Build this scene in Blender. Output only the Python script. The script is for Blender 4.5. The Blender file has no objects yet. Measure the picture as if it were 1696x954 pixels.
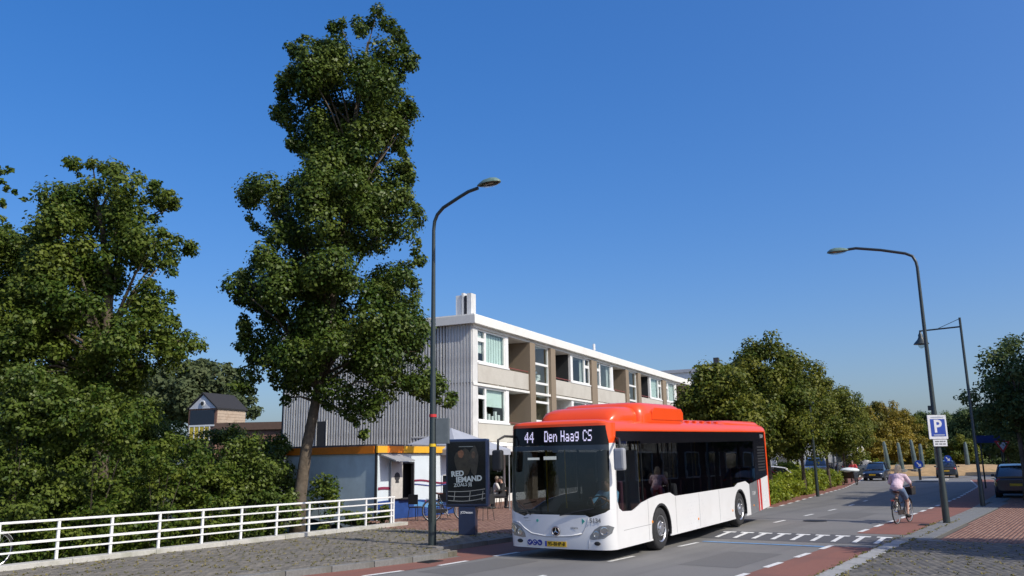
import bpy, bmesh, math, random
import numpy as np
from mathutils import Vector, Matrix
random.seed(4); NR = np.random.RandomState(7)
PI = math.pi
S = bpy.context.scene
COL = S.collection
# ------------------------------------------------------------------ camera
FPX, CX, CY, CAMH = 1390.0, 848.0, 477.0, 2.05
_up = np.array([-98.0, 6700.0, -FPX]); _up /= np.linalg.norm(_up)
_fw = np.array([0, 0, -1.0]); _yw = _fw - _up * _fw.dot(_up); _yw /= np.linalg.norm(_yw)
CAMR = np.array([np.cross(_yw, _up), _yw, _up])
cam = bpy.data.cameras.new('camera'); camo = bpy.data.objects.new('camera', cam); COL.objects.link(camo)
cam.sensor_fit = 'HORIZONTAL'; cam.sensor_width = 36.0; cam.lens = FPX / 1696 * 36
cam.clip_start = 0.1; cam.clip_end = 6000
camo.matrix_world = Matrix.Translation((0, 0, CAMH)) @ Matrix([list(map(float, r)) for r in CAMR]).to_4x4()
S.camera = camo
# ------------------------------------------------------------------ light
SUN_AZ = Vector((0.78, -0.625)); SUN_EL = math.radians(42)
sd = Vector((SUN_AZ.x * math.cos(SUN_EL), SUN_AZ.y * math.cos(SUN_EL), math.sin(SUN_EL))).normalized()
W = bpy.data.worlds.new('World'); S.world = W; W.use_nodes = True
wn = W.node_tree; wn.nodes.clear()
sky = wn.nodes.new('ShaderNodeTexSky'); sky.sky_type = 'NISHITA'; sky.sun_disc = False
sky.sun_elevation = SUN_EL; sky.sun_rotation = math.atan2(SUN_AZ.x, SUN_AZ.y)
sky.altitude = 0; sky.air_density = 1.0; sky.dust_density = 3.0; sky.ozone_density = 7.0
bg = wn.nodes.new('ShaderNodeBackground'); bg.inputs[1].default_value = 0.15
wo = wn.nodes.new('ShaderNodeOutputWorld')
hs = wn.nodes.new('ShaderNodeHueSaturation'); hs.inputs['Saturation'].default_value = 1.5
hs.inputs['Hue'].default_value = 0.513; hs.inputs['Value'].default_value = 1.78
gm = wn.nodes.new('ShaderNodeGamma'); gm.inputs[1].default_value = 0.70
wn.links.new(sky.outputs[0], gm.inputs[0]); wn.links.new(gm.outputs[0], hs.inputs['Color']); wn.links.new(hs.outputs[0], bg.inputs[0]); wn.links.new(bg.outputs[0], wo.inputs[0])
sun = bpy.data.lights.new('sun', 'SUN'); sun.energy = 4.3; sun.angle = math.radians(0.53); sun.color = (1.0, 0.93, 0.81)
suno = bpy.data.objects.new('sun', sun); COL.objects.link(suno); suno.location = (20, -20, 40)
suno.rotation_euler = sd.to_track_quat('Z', 'Y').to_euler()
S.view_settings.view_transform = 'Standard'; S.view_settings.look = 'None'
S.view_settings.exposure = 0.0; S.view_settings.gamma = 1.0; S.view_settings.use_curve_mapping = False
S.cycles.max_bounces = 8; S.cycles.transparent_max_bounces = 24

# ------------------------------------------------------------------ helpers
def at(x, y, Y):
    """point of the place seen at photo position (x, y) at distance Y north of the photographer"""
    r = CAMR @ np.array([x - CX, CY - y, -FPX]); t = Y / r[1]
    return Vector((r[0] * t, Y, CAMH + r[2] * t))
def gnd(x, y, z=0.0):
    r = CAMR @ np.array([x - CX, CY - y, -FPX]); t = (z - CAMH) / r[2]
    return Vector((r[0] * t, r[1] * t, z))
RA = math.radians(35)
RD = Vector((math.sin(RA), math.cos(RA))); RN = Vector((math.cos(RA), -math.sin(RA)))
def uv(u, v, z=0.0): return Vector((RD.x * u + RN.x * v, RD.y * u + RN.y * v, z))

MATS = {}
def mat(name, col, rough=0.6, metal=0.0, var=0.12, scale=6.0, bump=0.0, spec=0.5, coat=0.0, detail=4, emit=0.0, tint=None, stain=None, streak=None):
    if name in MATS: return MATS[name]
    m = bpy.data.materials.new(name); m.use_nodes = True; nt = m.node_tree; N = nt.nodes; L = nt.links
    b = N['Principled BSDF']; b.inputs['Roughness'].default_value = rough; b.inputs['Metallic'].default_value = metal
    b.inputs['Specular IOR Level'].default_value = spec; b.inputs['Coat Weight'].default_value = coat
    b.inputs['Coat Roughness'].default_value = 0.05
    tc = N.new('ShaderNodeTexCoord'); nz = N.new('ShaderNodeTexNoise')
    nz.inputs['Scale'].default_value = scale; nz.inputs['Detail'].default_value = detail; nz.inputs['Roughness'].default_value = 0.62
    L.new(tc.outputs['Object'], nz.inputs['Vector'])
    mr = N.new('ShaderNodeMapRange'); mr.inputs['From Min'].default_value = 0.3; mr.inputs['From Max'].default_value = 0.7
    mr.inputs['To Min'].default_value = 1 - var; mr.inputs['To Max'].default_value = 1 + var
    L.new(nz.outputs['Fac'], mr.inputs['Value'])
    mx = N.new('ShaderNodeMix'); mx.data_type = 'RGBA'; mx.blend_type = 'MULTIPLY'; mx.inputs['Factor'].default_value = 1
    mx.inputs['A'].default_value = (*col, 1); L.new(mr.outputs[0], mx.inputs['B'])
    out = mx.outputs['Result']
    if tint is not None:          # second colour picked by the per-piece attribute
        a = N.new('ShaderNodeAttribute'); a.attribute_name = 'tint'
        m2 = N.new('ShaderNodeMix'); m2.data_type = 'RGBA'; m2.inputs['A'].default_value = (*col, 1); m2.inputs['B'].default_value = (*tint, 1)
        L.new(a.outputs['Fac'], m2.inputs['Factor']); L.new(m2.outputs['Result'], mx.inputs['A'])
    if stain is not None:         # (colour, scale, threshold, softness, strength)
        n2 = N.new('ShaderNodeTexNoise'); n2.inputs['Scale'].default_value = stain[1]; n2.inputs['Detail'].default_value = 6
        L.new(tc.outputs['Object'], n2.inputs['Vector'])
        r2 = N.new('ShaderNodeMapRange'); r2.inputs['From Min'].default_value = stain[2]; r2.inputs['From Max'].default_value = stain[2] + stain[3]
        r2.inputs['To Max'].default_value = stain[4]; L.new(n2.outputs['Fac'], r2.inputs['Value'])
        m3 = N.new('ShaderNodeMix'); m3.data_type = 'RGBA'; L.new(out, m3.inputs['A']); m3.inputs['B'].default_value = (*stain[0], 1)
        L.new(r2.outputs[0], m3.inputs['Factor']); out = m3.outputs['Result']
    if streak is not None:        # (colour, heading, scale along, scale across, threshold, softness, strength): long worn bands
        mp = N.new('ShaderNodeMapping'); mp.vector_type = 'TEXTURE'; mp.inputs['Rotation'].default_value = (0, 0, streak[1]); mp.inputs['Scale'].default_value = (1/streak[2], 1/streak[3], 1)
        n3 = N.new('ShaderNodeTexNoise'); n3.inputs['Scale'].default_value = 1; n3.inputs['Detail'].default_value = 5; L.new(tc.outputs['Object'], mp.inputs['Vector']); L.new(mp.outputs[0], n3.inputs['Vector'])
        r3 = N.new('ShaderNodeMapRange'); r3.inputs['From Min'].default_value = streak[4]; r3.inputs['From Max'].default_value = streak[4]+streak[5]; r3.inputs['To Max'].default_value = streak[6]; L.new(n3.outputs['Fac'], r3.inputs['Value'])
        m4 = N.new('ShaderNodeMix'); m4.data_type = 'RGBA'; L.new(out, m4.inputs['A']); m4.inputs['B'].default_value = (*streak[0], 1); L.new(r3.outputs[0], m4.inputs['Factor']); out = m4.outputs['Result']
    L.new(out, b.inputs['Base Color'])
    if emit:
        L.new(out, b.inputs['Emission Color']); b.inputs['Emission Strength'].default_value = emit
    if bump:
        bp = N.new('ShaderNodeBump'); bp.inputs['Strength'].default_value = bump; bp.inputs['Distance'].default_value = 0.02
        L.new(nz.outputs['Fac'], bp.inputs['Height']); L.new(bp.outputs[0], b.inputs['Normal'])
    MATS[name] = m; return m
def glass(name, tintc, ior=1.5, rough=0.0, refl=(1, 1, 1)):
    if name in MATS: return MATS[name]
    m = bpy.data.materials.new(name); m.use_nodes = True; nt = m.node_tree; N = nt.nodes; L = nt.links
    N.remove(N['Principled BSDF']); o = N['Material Output']
    tr = N.new('ShaderNodeBsdfTransparent'); tr.inputs[0].default_value = (*tintc, 1)
    gl = N.new('ShaderNodeBsdfGlossy'); gl.inputs['Roughness'].default_value = rough; gl.inputs[0].default_value = (*refl, 1)
    lw = N.new('ShaderNodeLayerWeight'); lw.inputs[0].default_value = 0.5; f0 = ((ior-1)/(ior+1))**2
    pw = N.new('ShaderNodeMath'); pw.operation = 'POWER'; pw.inputs[1].default_value = 5; L.new(lw.outputs['Facing'], pw.inputs[0])
    ma = N.new('ShaderNodeMath'); ma.operation = 'MULTIPLY_ADD'; ma.inputs[1].default_value = 1-f0; ma.inputs[2].default_value = f0; L.new(pw.outputs[0], ma.inputs[0])
    ge = N.new('ShaderNodeNewGeometry'); iv = N.new('ShaderNodeMath'); iv.operation = 'SUBTRACT'; iv.inputs[0].default_value = 1; L.new(ge.outputs['Backfacing'], iv.inputs[1])
    fr = N.new('ShaderNodeMath'); fr.operation = 'MULTIPLY'; L.new(ma.outputs[0], fr.inputs[0]); L.new(iv.outputs[0], fr.inputs[1])
    tc = N.new('ShaderNodeTexCoord'); nz = N.new('ShaderNodeTexNoise'); nz.inputs['Scale'].default_value = 1.3
    bp = N.new('ShaderNodeBump'); bp.inputs['Strength'].default_value = 0.02; bp.inputs['Distance'].default_value = 0.05
    L.new(tc.outputs['Object'], nz.inputs['Vector']); L.new(nz.outputs['Fac'], bp.inputs['Height']); L.new(bp.outputs[0], gl.inputs['Normal'])
    mx = N.new('ShaderNodeMixShader'); L.new(fr.outputs[0], mx.inputs[0]); L.new(tr.outputs[0], mx.inputs[1]); L.new(gl.outputs[0], mx.inputs[2])
    L.new(mx.outputs[0], o.inputs[0]); MATS[name] = m; return m
def leafmat(name, c1, c2, trans=0.3, rough=0.45):
    if name in MATS: return MATS[name]
    m = bpy.data.materials.new(name); m.use_nodes = True; nt = m.node_tree; N = nt.nodes; L = nt.links
    b = N['Principled BSDF']; b.inputs['Roughness'].default_value = rough; b.inputs['Specular IOR Level'].default_value = 0.22; o = N['Material Output']
    a = N.new('ShaderNodeAttribute'); a.attribute_name = 'tint'
    mx = N.new('ShaderNodeMix'); mx.data_type = 'RGBA'; mx.inputs['A'].default_value = (*c1, 1); mx.inputs['B'].default_value = (*c2, 1)
    L.new(a.outputs['Fac'], mx.inputs['Factor']); L.new(mx.outputs['Result'], b.inputs['Base Color'])
    t = N.new('ShaderNodeBsdfTranslucent'); L.new(mx.outputs['Result'], t.inputs[0])
    ms = N.new('ShaderNodeMixShader'); ms.inputs[0].default_value = trans
    L.new(b.outputs[0], ms.inputs[1]); L.new(t.outputs[0], ms.inputs[2]); L.new(ms.outputs[0], o.inputs[0])
    MATS[name] = m; return m

class MB:
    def __init__(s): s.v = []; s.f = []
    def raw(s, v, f):
        o = len(s.v); s.v += [tuple(p) for p in v]; s.f += [tuple(i + o for i in q) for q in f]; return s
    def box(s, x0, x1, y0, y1, z0, z1):
        v = [(x, y, z) for z in (z0, z1) for y in (y0, y1) for x in (x0, x1)]
        return s.raw(v, [(0, 2, 3, 1), (4, 5, 7, 6), (0, 1, 5, 4), (2, 6, 7, 3), (0, 4, 6, 2), (1, 3, 7, 5)])
    def cbox(s, c, d): return s.box(c[0]-d[0]/2, c[0]+d[0]/2, c[1]-d[1]/2, c[1]+d[1]/2, c[2]-d[2]/2, c[2]+d[2]/2)
    def tube(s, pts, r, n=8, cap=True):
        pts = [Vector(p) for p in pts]; k = len(pts)
        rs = r if isinstance(r, (list, tuple)) else [r] * k
        v = []; f = []; a = None
        for i, p in enumerate(pts):
            d = (pts[min(i+1, k-1)] - pts[max(i-1, 0)]).normalized()
            if a is None:
                a = d.cross(Vector((0, 0, 1)) if abs(d.z) < 0.9 else Vector((1, 0, 0))).normalized()
            else: a = (a - d * a.dot(d)).normalized()
            b = d.cross(a)
            v += [p + (a * math.cos(2*PI*j/n) + b * math.sin(2*PI*j/n)) * rs[i] for j in range(n)]
        for i in range(k-1):
            for j in range(n):
                f.append((i*n+j, i*n+(j+1) % n, (i+1)*n+(j+1) % n, (i+1)*n+j))
        if cap: f += [tuple(range(n-1, -1, -1)), tuple((k-1)*n+j for j in range(n))]
        return s.raw(v, f)
    def prism(s, poly, plane, t0, t1):
        n = len(poly)
        def P(a, b, t): return {'xz': (a, t, b), 'xy': (a, b, t), 'yz': (t, a, b)}[plane]
        v = [P(a, b, t0) for a, b in poly] + [P(a, b, t1) for a, b in poly]
        f = [tuple(range(n)), tuple(range(2*n-1, n-1, -1))] + [(i, i+n, (i+1) % n + n, (i+1) % n) for i in range(n)]
        return s.raw(v, f)
    def lathe(s, prof, c=(0, 0, 0), axis='z', n=20):
        v = []; f = []; k = len(prof)
        for r, h in prof:
            for j in range(n):
                a = 2*PI*j/n; x, y = r*math.cos(a), r*math.sin(a)
                p = {'z': (x, y, h), 'y': (x, h, y), 'x': (h, x, y)}[axis]; v.append((p[0]+c[0], p[1]+c[1], p[2]+c[2]))
        for i in range(k-1):
            for j in range(n): f.append((i*n+j, i*n+(j+1) % n, (i+1)*n+(j+1) % n, (i+1)*n+j))
        f += [tuple(range(n-1, -1, -1)), tuple((k-1)*n+j for j in range(n))]
        return s.raw(v, f)
    def ell(s, c, r, n=10, m=6):
        c = Vector(c); r = (r, r, r) if not isinstance(r, (tuple, list)) else r
        v = [c + Vector((0, 0, -r[2]))]; f = []
        for i in range(1, m):
            t = -PI/2 + PI*i/m
            for j in range(n): v.append(c + Vector((r[0]*math.cos(t)*math.cos(2*PI*j/n), r[1]*math.cos(t)*math.sin(2*PI*j/n), r[2]*math.sin(t))))
        v.append(c + Vector((0, 0, r[2]))); e = len(v)-1
        for j in range(n): f += [(0, 1+(j+1) % n, 1+j), (e, e-n+j, e-n+(j+1) % n)]
        for i in range(m-2):
            for j in range(n): f.append((1+i*n+j, 1+i*n+(j+1) % n, 1+(i+1)*n+(j+1) % n, 1+(i+1)*n+j))
        return s.raw(v, f)
    def loft(s, secs, cap=True, closed=True):
        n = len(secs[0]); v = [p for q in secs for p in q]; f = []
        for i in range(len(secs)-1):
            for j in range(n if closed else n-1): f.append((i*n+j, i*n+(j+1) % n, (i+1)*n+(j+1) % n, (i+1)*n+j))
        if cap: f += [tuple(range(n-1, -1, -1)), tuple((len(secs)-1)*n+j for j in range(n))]
        return s.raw(v, f)
    def xf(s, M):
        s.v = [tuple(M @ Vector(p)) for p in s.v]; return s
    def mesh(s, name, m, smooth=False, bevel=0.0):
        me = bpy.data.meshes.new(name); me.from_pydata(s.v, [], s.f)
        bm = bmesh.new(); bm.from_mesh(me)
        bmesh.ops.recalc_face_normals(bm, faces=bm.faces)
        if bevel:
            es = [e for e in bm.edges if len(e.link_faces) == 2 and e.calc_face_angle(0) > 0.6]
            bmesh.ops.bevel(bm, geom=es, offset=bevel, segments=2, profile=0.6, affect='EDGES', clamp_overlap=True)
        bm.to_mesh(me); bm.free()
        if smooth:
            me.polygons.foreach_set('use_smooth', [True]*len(me.polygons))
            if smooth == 'auto': me.set_sharp_from_angle(angle=math.radians(38))
        me.materials.append(m); me.update(); return me
    def build(s, name, m, parent=None, smooth=False, bevel=0.0):
        o = bpy.data.objects.new(name, s.mesh(name, m, smooth, bevel)); COL.objects.link(o); o.parent = parent; return o
def tag(o, label=None, cat=None, group=None, kind=None):
    if label: o['label'] = label
    if cat: o['category'] = cat
    if group: o['group'] = group
    if kind: o['kind'] = kind
    return o
def thing(name, label, cat, loc=(0, 0, 0), rz=0.0, group=None, ry=0.0):
    o = bpy.data.objects.new(name, None); COL.objects.link(o); o.location = loc; o.rotation_euler = (0, ry, rz)
    o.empty_display_size = 0.2
    return tag(o, label, cat, group)
def copy_tree(o, parent=None):
    c = o.copy(); COL.objects.link(c); c.parent = parent
    for ch in o.children: copy_tree(ch, c)
    return c
def npmesh(name, V, F, m, parent=None, tint=None, smooth=False):
    """quads from numpy arrays with a per-face attribute"""
    me = bpy.data.meshes.new(name); nv, nf = len(V), len(F); k = F.shape[1]
    me.vertices.add(nv); me.vertices.foreach_set('co', V.astype(np.float32).ravel())
    me.loops.add(nf*k); me.loops.foreach_set('vertex_index', F.astype(np.int32).ravel())
    me.polygons.add(nf); me.polygons.foreach_set('loop_start', np.arange(0, nf*k, k, dtype=np.int32))
    me.update(calc_edges=True)
    if tint is not None:
        a = me.attributes.new('tint', 'FLOAT', 'FACE'); a.data.foreach_set('value', tint.astype(np.float32))
    me.materials.append(m)
    if smooth: me.polygons.foreach_set('use_smooth', [True]*nf)
    o = bpy.data.objects.new(name, me); COL.objects.link(o); o.parent = parent; return o
def text_mesh(name, txt, size, m, parent, M, extrude=0.001, align='CENTER', bold=0.0):
    cu = bpy.data.curves.new(name, 'FONT'); cu.body = txt; cu.size = size; cu.align_x = align; cu.align_y = 'CENTER'
    cu.extrude = extrude; cu.offset = bold; cu.resolution_u = 3
    t = bpy.data.objects.new(name, cu); COL.objects.link(t); dg = bpy.context.evaluated_depsgraph_get()
    me = bpy.data.meshes.new_from_object(t.evaluated_get(dg)); COL.objects.unlink(t); bpy.data.objects.remove(t)
    me.transform(M); me.materials.clear(); me.materials.append(m)
    o = bpy.data.objects.new(name, me); COL.objects.link(o); o.parent = parent; return o
def remesh(mb, name, m, parent, voxel=0.015, smooth=6):
    me = bpy.data.meshes.new(name); me.from_pydata(mb.v, [], mb.f)
    bm = bmesh.new(); bm.from_mesh(me); bmesh.ops.recalc_face_normals(bm, faces=bm.faces); bm.to_mesh(me); bm.free()
    t = bpy.data.objects.new(name, me); COL.objects.link(t)
    r = t.modifiers.new('r', 'REMESH'); r.mode = 'VOXEL'; r.voxel_size = voxel
    if smooth: q = t.modifiers.new('s', 'SMOOTH'); q.iterations = smooth; q.factor = 0.5
    dg = bpy.context.evaluated_depsgraph_get(); e = bpy.data.meshes.new_from_object(t.evaluated_get(dg))
    bpy.data.objects.remove(t); e.materials.clear(); e.materials.append(m)
    e.polygons.foreach_set('use_smooth', [True]*len(e.polygons))
    o = bpy.data.objects.new(name, e); COL.objects.link(o); o.parent = parent; return o
def interp(x, pts): return float(np.interp(x, [p[0] for p in pts], [p[1] for p in pts]))
def inpoly(x, y, poly):
    c = np.zeros(np.shape(x), bool); n = len(poly)
    for i in range(n):
        x1, y1 = poly[i]; x2, y2 = poly[(i+1) % n]
        if y1 == y2: continue
        c ^= ((y1 > y) != (y2 > y)) & (x < (x2-x1)*(y-y1)/(y2-y1)+x1)
    return c
# ------------------------------------------------------------------ ground, road, pavements
m_asph = mat('asphalt', (0.168, 0.163, 0.154), 0.85, var=0.2, scale=60, bump=0.25, streak=((0.105, 0.102, 0.098), PI/2-RA, 0.06, 1.1, 0.5, 0.2, 0.7), stain=((0.105, 0.105, 0.108), 0.45, 0.48, 0.3, 0.6))
m_ramp = mat('asphalt_dark', (0.085, 0.085, 0.09), 0.85, var=0.2, scale=80, bump=0.25)
m_red = mat('red_asphalt', (0.215, 0.09, 0.064), 0.88, var=0.22, scale=50, bump=0.2, streak=((0.15, 0.075, 0.06), PI/2-RA, 0.08, 1.6, 0.5, 0.2, 0.7), stain=((0.12, 0.06, 0.05), 0.8, 0.52, 0.25, 0.6))
m_white = mat('road_paint', (0.66, 0.66, 0.63), 0.7, var=0.1, scale=30, stain=((0.25, 0.25, 0.25), 9, 0.56, 0.12, 0.6))
m_blue = mat('blue_paint', (0.12, 0.26, 0.46), 0.7, var=0.15, scale=30, stain=((0.12, 0.13, 0.15), 7, 0.52, 0.15, 0.7))
m_soil = mat('soil', (0.07, 0.065, 0.04), 0.95, var=0.3, scale=4, bump=0.4, stain=((0.05, 0.075, 0.025), 1.3, 0.45, 0.15, 0.9))
m_mortar = mat('joint_sand', (0.11, 0.10, 0.075), 0.95, var=0.3, scale=14, bump=0.2)
m_brickg = mat('grey_clinker', (0.13, 0.12, 0.10), 0.85, var=0.22, scale=18, bump=0.2, tint=(0.23, 0.205, 0.165))
m_brickr = mat('red_clinker', (0.185, 0.095, 0.068), 0.85, var=0.2, scale=18, bump=0.2, tint=(0.28, 0.165, 0.12))
m_kerb = mat('kerb_concrete', (0.30, 0.30, 0.29), 0.9, var=0.14, scale=22, bump=0.15, stain=((0.16, 0.16, 0.14), 1.6, 0.5, 0.2, 0.7))
m_kerbd = mat('kerb_concrete_old', (0.17, 0.17, 0.165), 0.9, var=0.18, scale=22, bump=0.15, stain=((0.10, 0.10, 0.08), 1.6, 0.5, 0.2, 0.7))
m_tile = mat('grey_tile', (0.16, 0.165, 0.165), 0.9, var=0.14, scale=12, bump=0.1)

o_ = [(-100, -1500), (1500, 0), (0, 1500), (-1500, 0)]; i_ = [(-19.0, 1.5), (-4.7, 28.75), (-10.5, 40.0), (-46.0, 30.0)]
g = MB().raw([(*p, -0.06) for p in o_ + i_], [(0, 1, 5, 4), (1, 2, 6, 5), (2, 3, 7, 6), (3, 0, 4, 7)])
tag(g.build('ground', m_soil), kind='structure')
b = MB(); n = 14
for i in range(n+1):
    for j in range(n+1):
        s, t = i/n, j/n
        A, B, C_, D = [Vector(p) for p in i_]
        p = (A*(1-s)+B*s)*(1-t) + (D*(1-s)+C_*s)*t; c = Vector((-20, 25)); p = c + (p-c)*1.04
        e = min(s, 1-s, t, 1-t); b.v.append((p.x, p.y, -0.3 - 1.1*min(1, e*6) + 0.08*math.sin(i*2.1+j*3.3)))
for i in range(n):
    for j in range(n): b.f.append((i*(n+1)+j, (i+1)*(n+1)+j, (i+1)*(n+1)+j+1, i*(n+1)+j+1))
tag(b.build('canal_bank', m_soil, smooth=True), kind='structure')

def zr(u): return interp(u, [(21.9, 0.0), (23.3, 0.09)])
DR = [(0, -5.72), (20, -5.75), (36, -6.0), (46, -6.35), (62, -7.4), (79, -9.9), (92, -12.5)]
KR = [(0, -4.25), (14, -4.35), (20, -4.5), (36, -4.62), (46, -5.0), (62, -5.9), (79, -8.3), (92, -10.8)]
DL = [(0, -12.5), (10, -12.0), (13.5, -11.55), (36, -11.7), (58.6, -14.7), (75, -17.6), (92, -21.0)]
KL = [(0, -13.9), (10.1, -13.1), (13.2, -12.52), (15.35, -12.22), (15.6, -13.3), (36, -13.15), (58.6, -16.1), (75, -19.0), (92, -22.3)]
CL = [(0, -8.82), (24, -8.85), (36, -9.1), (62, -11.2), (79, -13.8)]
def strip(name, L, R, u0, u1, dz, m, parent=None, step=1.0, drop=0.0):
    us = sorted(set([u0, u1] + [u for u in (21.9, 23.3, 13.2, 15.35, 15.6) if u0 < u < u1] + list(np.arange(math.ceil(u0), u1, step))))
    b = MB()
    for u in us:
        for v in (interp(u, L), interp(u, R)): b.v.append(tuple(uv(u, v, zr(u)+dz)))
    for i in range(len(us)-1): b.f.append((2*i, 2*i+1, 2*i+3, 2*i+2))
    o = b.build(name, m, parent); return o
off = lambda L, d: [(u, v+d) for u, v in L]
road = tag(strip('road', off(KL, -0.6), off(KR, 0.3), -25, 92, 0, m_asph), kind='structure')
rb = MB(); rc = Vector((45.5, 97.0))
rb.v.append((rc.x, rc.y, 0.08)); nn = 48
for j in range(nn): rb.v.append((rc.x+23*math.cos(2*PI*j/nn), rc.y+23*math.sin(2*PI*j/nn), 0.08))
rb.f = [(0, 1+j, 1+(j+1) % nn) for j in range(nn)]
tag(rb.build('roundabout', m_asph), kind='structure')
lane = tag(strip('cycle_lane', DR, KR, -5, 21.15, 0.004, m_red), kind='structure')
strip('red_surface', DR, KR, 23.9, 80, 0.004, m_red, lane)
lane2 = tag(strip('cycle_lane', KL, DL, 2, 21.0, 0.004, m_red), kind='structure'); strip('red_surface', off(KL, -0.1), DL, 23.6, 88, 0.004, m_red, lane2)
ramp = tag(strip('speed_ramp', off(KL, -0.3), off(KR, -0.02), 21.9, 23.3, 0.004, m_ramp), kind='structure')
marks = tag(bpy.data.objects.new('road_markings', None), kind='structure'); COL.objects.link(marks)
def dash(C, u0, u1, w, dz=0.009, m=m_white, name='dash'):
    return strip(name, off(C, -w/2), off(C, w/2), u0, u1, dz, m, marks, 0.7)
u = 3.0
while u < 20.6: dash(DR, u, u+0.95, 0.13); u += 1.93
u = 24.3
while u < 78: dash(DR, u, u+0.95, 0.13); u += 1.93
u = 4.1
while u < 21: dash(DL, u, u+0.95, 0.13); u += 1.93
u = 24.4
while u < 82: dash(DL, u, u+0.95, 0.13); u += 1.93
dash(DL, 82, 91.5, 0.13)
for u in (9.2, 12.4, 15.95, 19.45, 26.7, 30.1, 33.4, 37.0, 40.8): dash(CL, u, u+1.15, 0.11)
dash([(20, -7.35), (30, -7.35)], 20.85, 21.05, 3.0, 0.009, m_blue, 'blue_line')
for k in range(-3, 9):       # ramp teeth: a foot bar and a shaft each
    v = -4.95 - 0.50*k
    b = MB()
    def q(u0, v0, u1, v1, w): return [tuple(uv(u0, v0-w, zr(u0)+0.009)), tuple(uv(u0, v0+w, zr(u0)+0.009)), tuple(uv(u1, v1+w, zr(u1)+0.009)), tuple(uv(u1, v1-w, zr(u1)+0.009))]
    b.raw(q(22.1, v, 23.0, v, 0.06), [(0, 1, 2, 3)]); b.raw(q(23.0, v, 23.15, v, 0.18), [(0, 1, 2, 3)])
    if v < -4.75: b.build('ramp_tooth', m_white, marks)
# manhole cover in the carriageway
mh = MB().lathe([(0.36, 0), (0.36, 0.012), (0.30, 0.014), (0.29, 0.010), (0.02, 0.010)], n=24)
o = mh.build('manhole_cover', mat('cast_iron', (0.03, 0.03, 0.032), 0.6, 0.4)); o.location = uv(27.9, -8.0, 0.094); tag(o, 'round dark iron manhole cover in the grey carriageway', 'manhole')

for i, (u0, u1, v0, v1) in enumerate(((8.0, 11.5, -8.2, -6.4), (16.2, 19.0, -7.4, -6.2), (29.5, 32.6, -8.4, -7.1), (12.8, 15.4, -11.3, -10.2))):
    pb = MB(); pb.raw([tuple(uv(u0, v0, zr(u0)+0.003)), tuple(uv(u1, v0, zr(u1)+0.003)), tuple(uv(u1, v1, zr(u1)+0.003)), tuple(uv(u0, v1, zr(u0)+0.003))], [(0, 1, 2, 3)])
    pb.build('asphalt_patch', mat('asphalt_patch', (0.125, 0.122, 0.117), 0.9, var=0.2, scale=50, bump=0.25), road)
for i, (u_, L_, d_) in enumerate(((14.2, KL, 0.22), (11.0, KR, -0.22), (27.5, KR, -0.2))):
    gp = uv(u_, interp(u_, L_)+d_, zr(u_)); gt = thing('drain_grate', ['iron drain grate against the left kerb before the bus', 'iron drain grate by the near light kerb on the right', 'iron drain grate by the kerb beyond the ramp on the right'][i], 'drain', (gp.x, gp.y, gp.z+0.005), PI/2-RA, 'drain grates')
    gb = MB(); gb.box(-0.24, 0.24, -0.16, -0.13, 0, 0.012); gb.box(-0.24, 0.24, 0.13, 0.16, 0, 0.012); gb.box(-0.24, -0.21, -0.13, 0.13, 0, 0.012); gb.box(0.21, 0.24, -0.13, 0.13, 0, 0.012); gb.build('frame', mat('cast_iron', (0.03, 0.03, 0.032), 0.6, 0.4), gt)
    for k in range(7): MB().box(-0.185+k*0.06, -0.155+k*0.06, -0.13, 0.13, 0, 0.010).build('bar', MATS['cast_iron'], gt)
    MB().box(-0.21, 0.21, -0.13, 0.13, 0.0, 0.002).build('pit', mat('pit_black', (0.004, 0.004, 0.004), 0.9), gt)
# ---- pavement sheets with kerb stones and clinker bricks
def sheet(name, poly, z, m, parent=None, thick=0.25):
    b = MB(); b.prism(poly, 'xy', z-thick, z); return b.build(name, m, parent)
def P2(l): return [tuple(uv(u, v).xy) for u, v in l]
ZP = 0.12
RS = MB()
def edge(L, u0, u1, d=0.0, step=1.0):
    return [(u, interp(u, L)+d) for u in sorted(set([u0, u1] + [q[0] for q in L if u0 < q[0] < u1] + list(np.arange(math.ceil(u0), u1, 3.0))))]
pr_poly = P2(edge(KR, -20, 46, 0.30) + [(46, -2.6), (64, -3.0), (64, 14), (-20, 14)])
pav_r = tag(sheet('pavement_right', pr_poly, ZP-0.012, m_mortar), kind='structure')
pl_poly = P2(edge(KL, -10, 60, -0.14)[::1]) + [tuple(uv(60, -28).xy), (-1.0, 75.0), (-16.0, 75.0), (-10.2, 40.2), (-4.85, 29.6), (-4.0, 28.6), (-4.35, 27.55), (-16.6, 6.7)]
pav_l = tag(sheet('pavement_left', pl_poly, ZP-0.012, m_mortar), kind='structure')
def kerbs(parent, L, u0, u1, d, w, m, length=1.0, name='kerb_stone'):
    me = None; u = u0
    while u < u1:
        a = uv(u, interp(u, L)+d); bb = uv(u+length, interp(u+length, L)+d); dr = (bb-a).normalized()
        if me is None:
            me = MB().box(0, length-0.012, 0, w, -0.2, ZP).mesh(name, m, bevel=0.012)
        o = bpy.data.objects.new(name, me); COL.objects.link(o); o.parent = parent
        o.location = (a.x, a.y, random.uniform(-0.003, 0.003)); o.rotation_euler = (0, 0, math.atan2(dr.y, dr.x))
        u += length * length / (bb-a).length
kerbs(pav_r, KR, 3, 21.0, 0.36, 0.36, m_kerb)
kerbs(pav_r, KR, 21.0, 46, 0.24, 0.24, m_kerbd)
kerbs(pav_l, KL, 4, 15.2, 0.02, 0.16, m_kerbd)
kerbs(pav_l, KL, 15.7, 57, 0.02, 0.16, m_kerbd)
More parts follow.
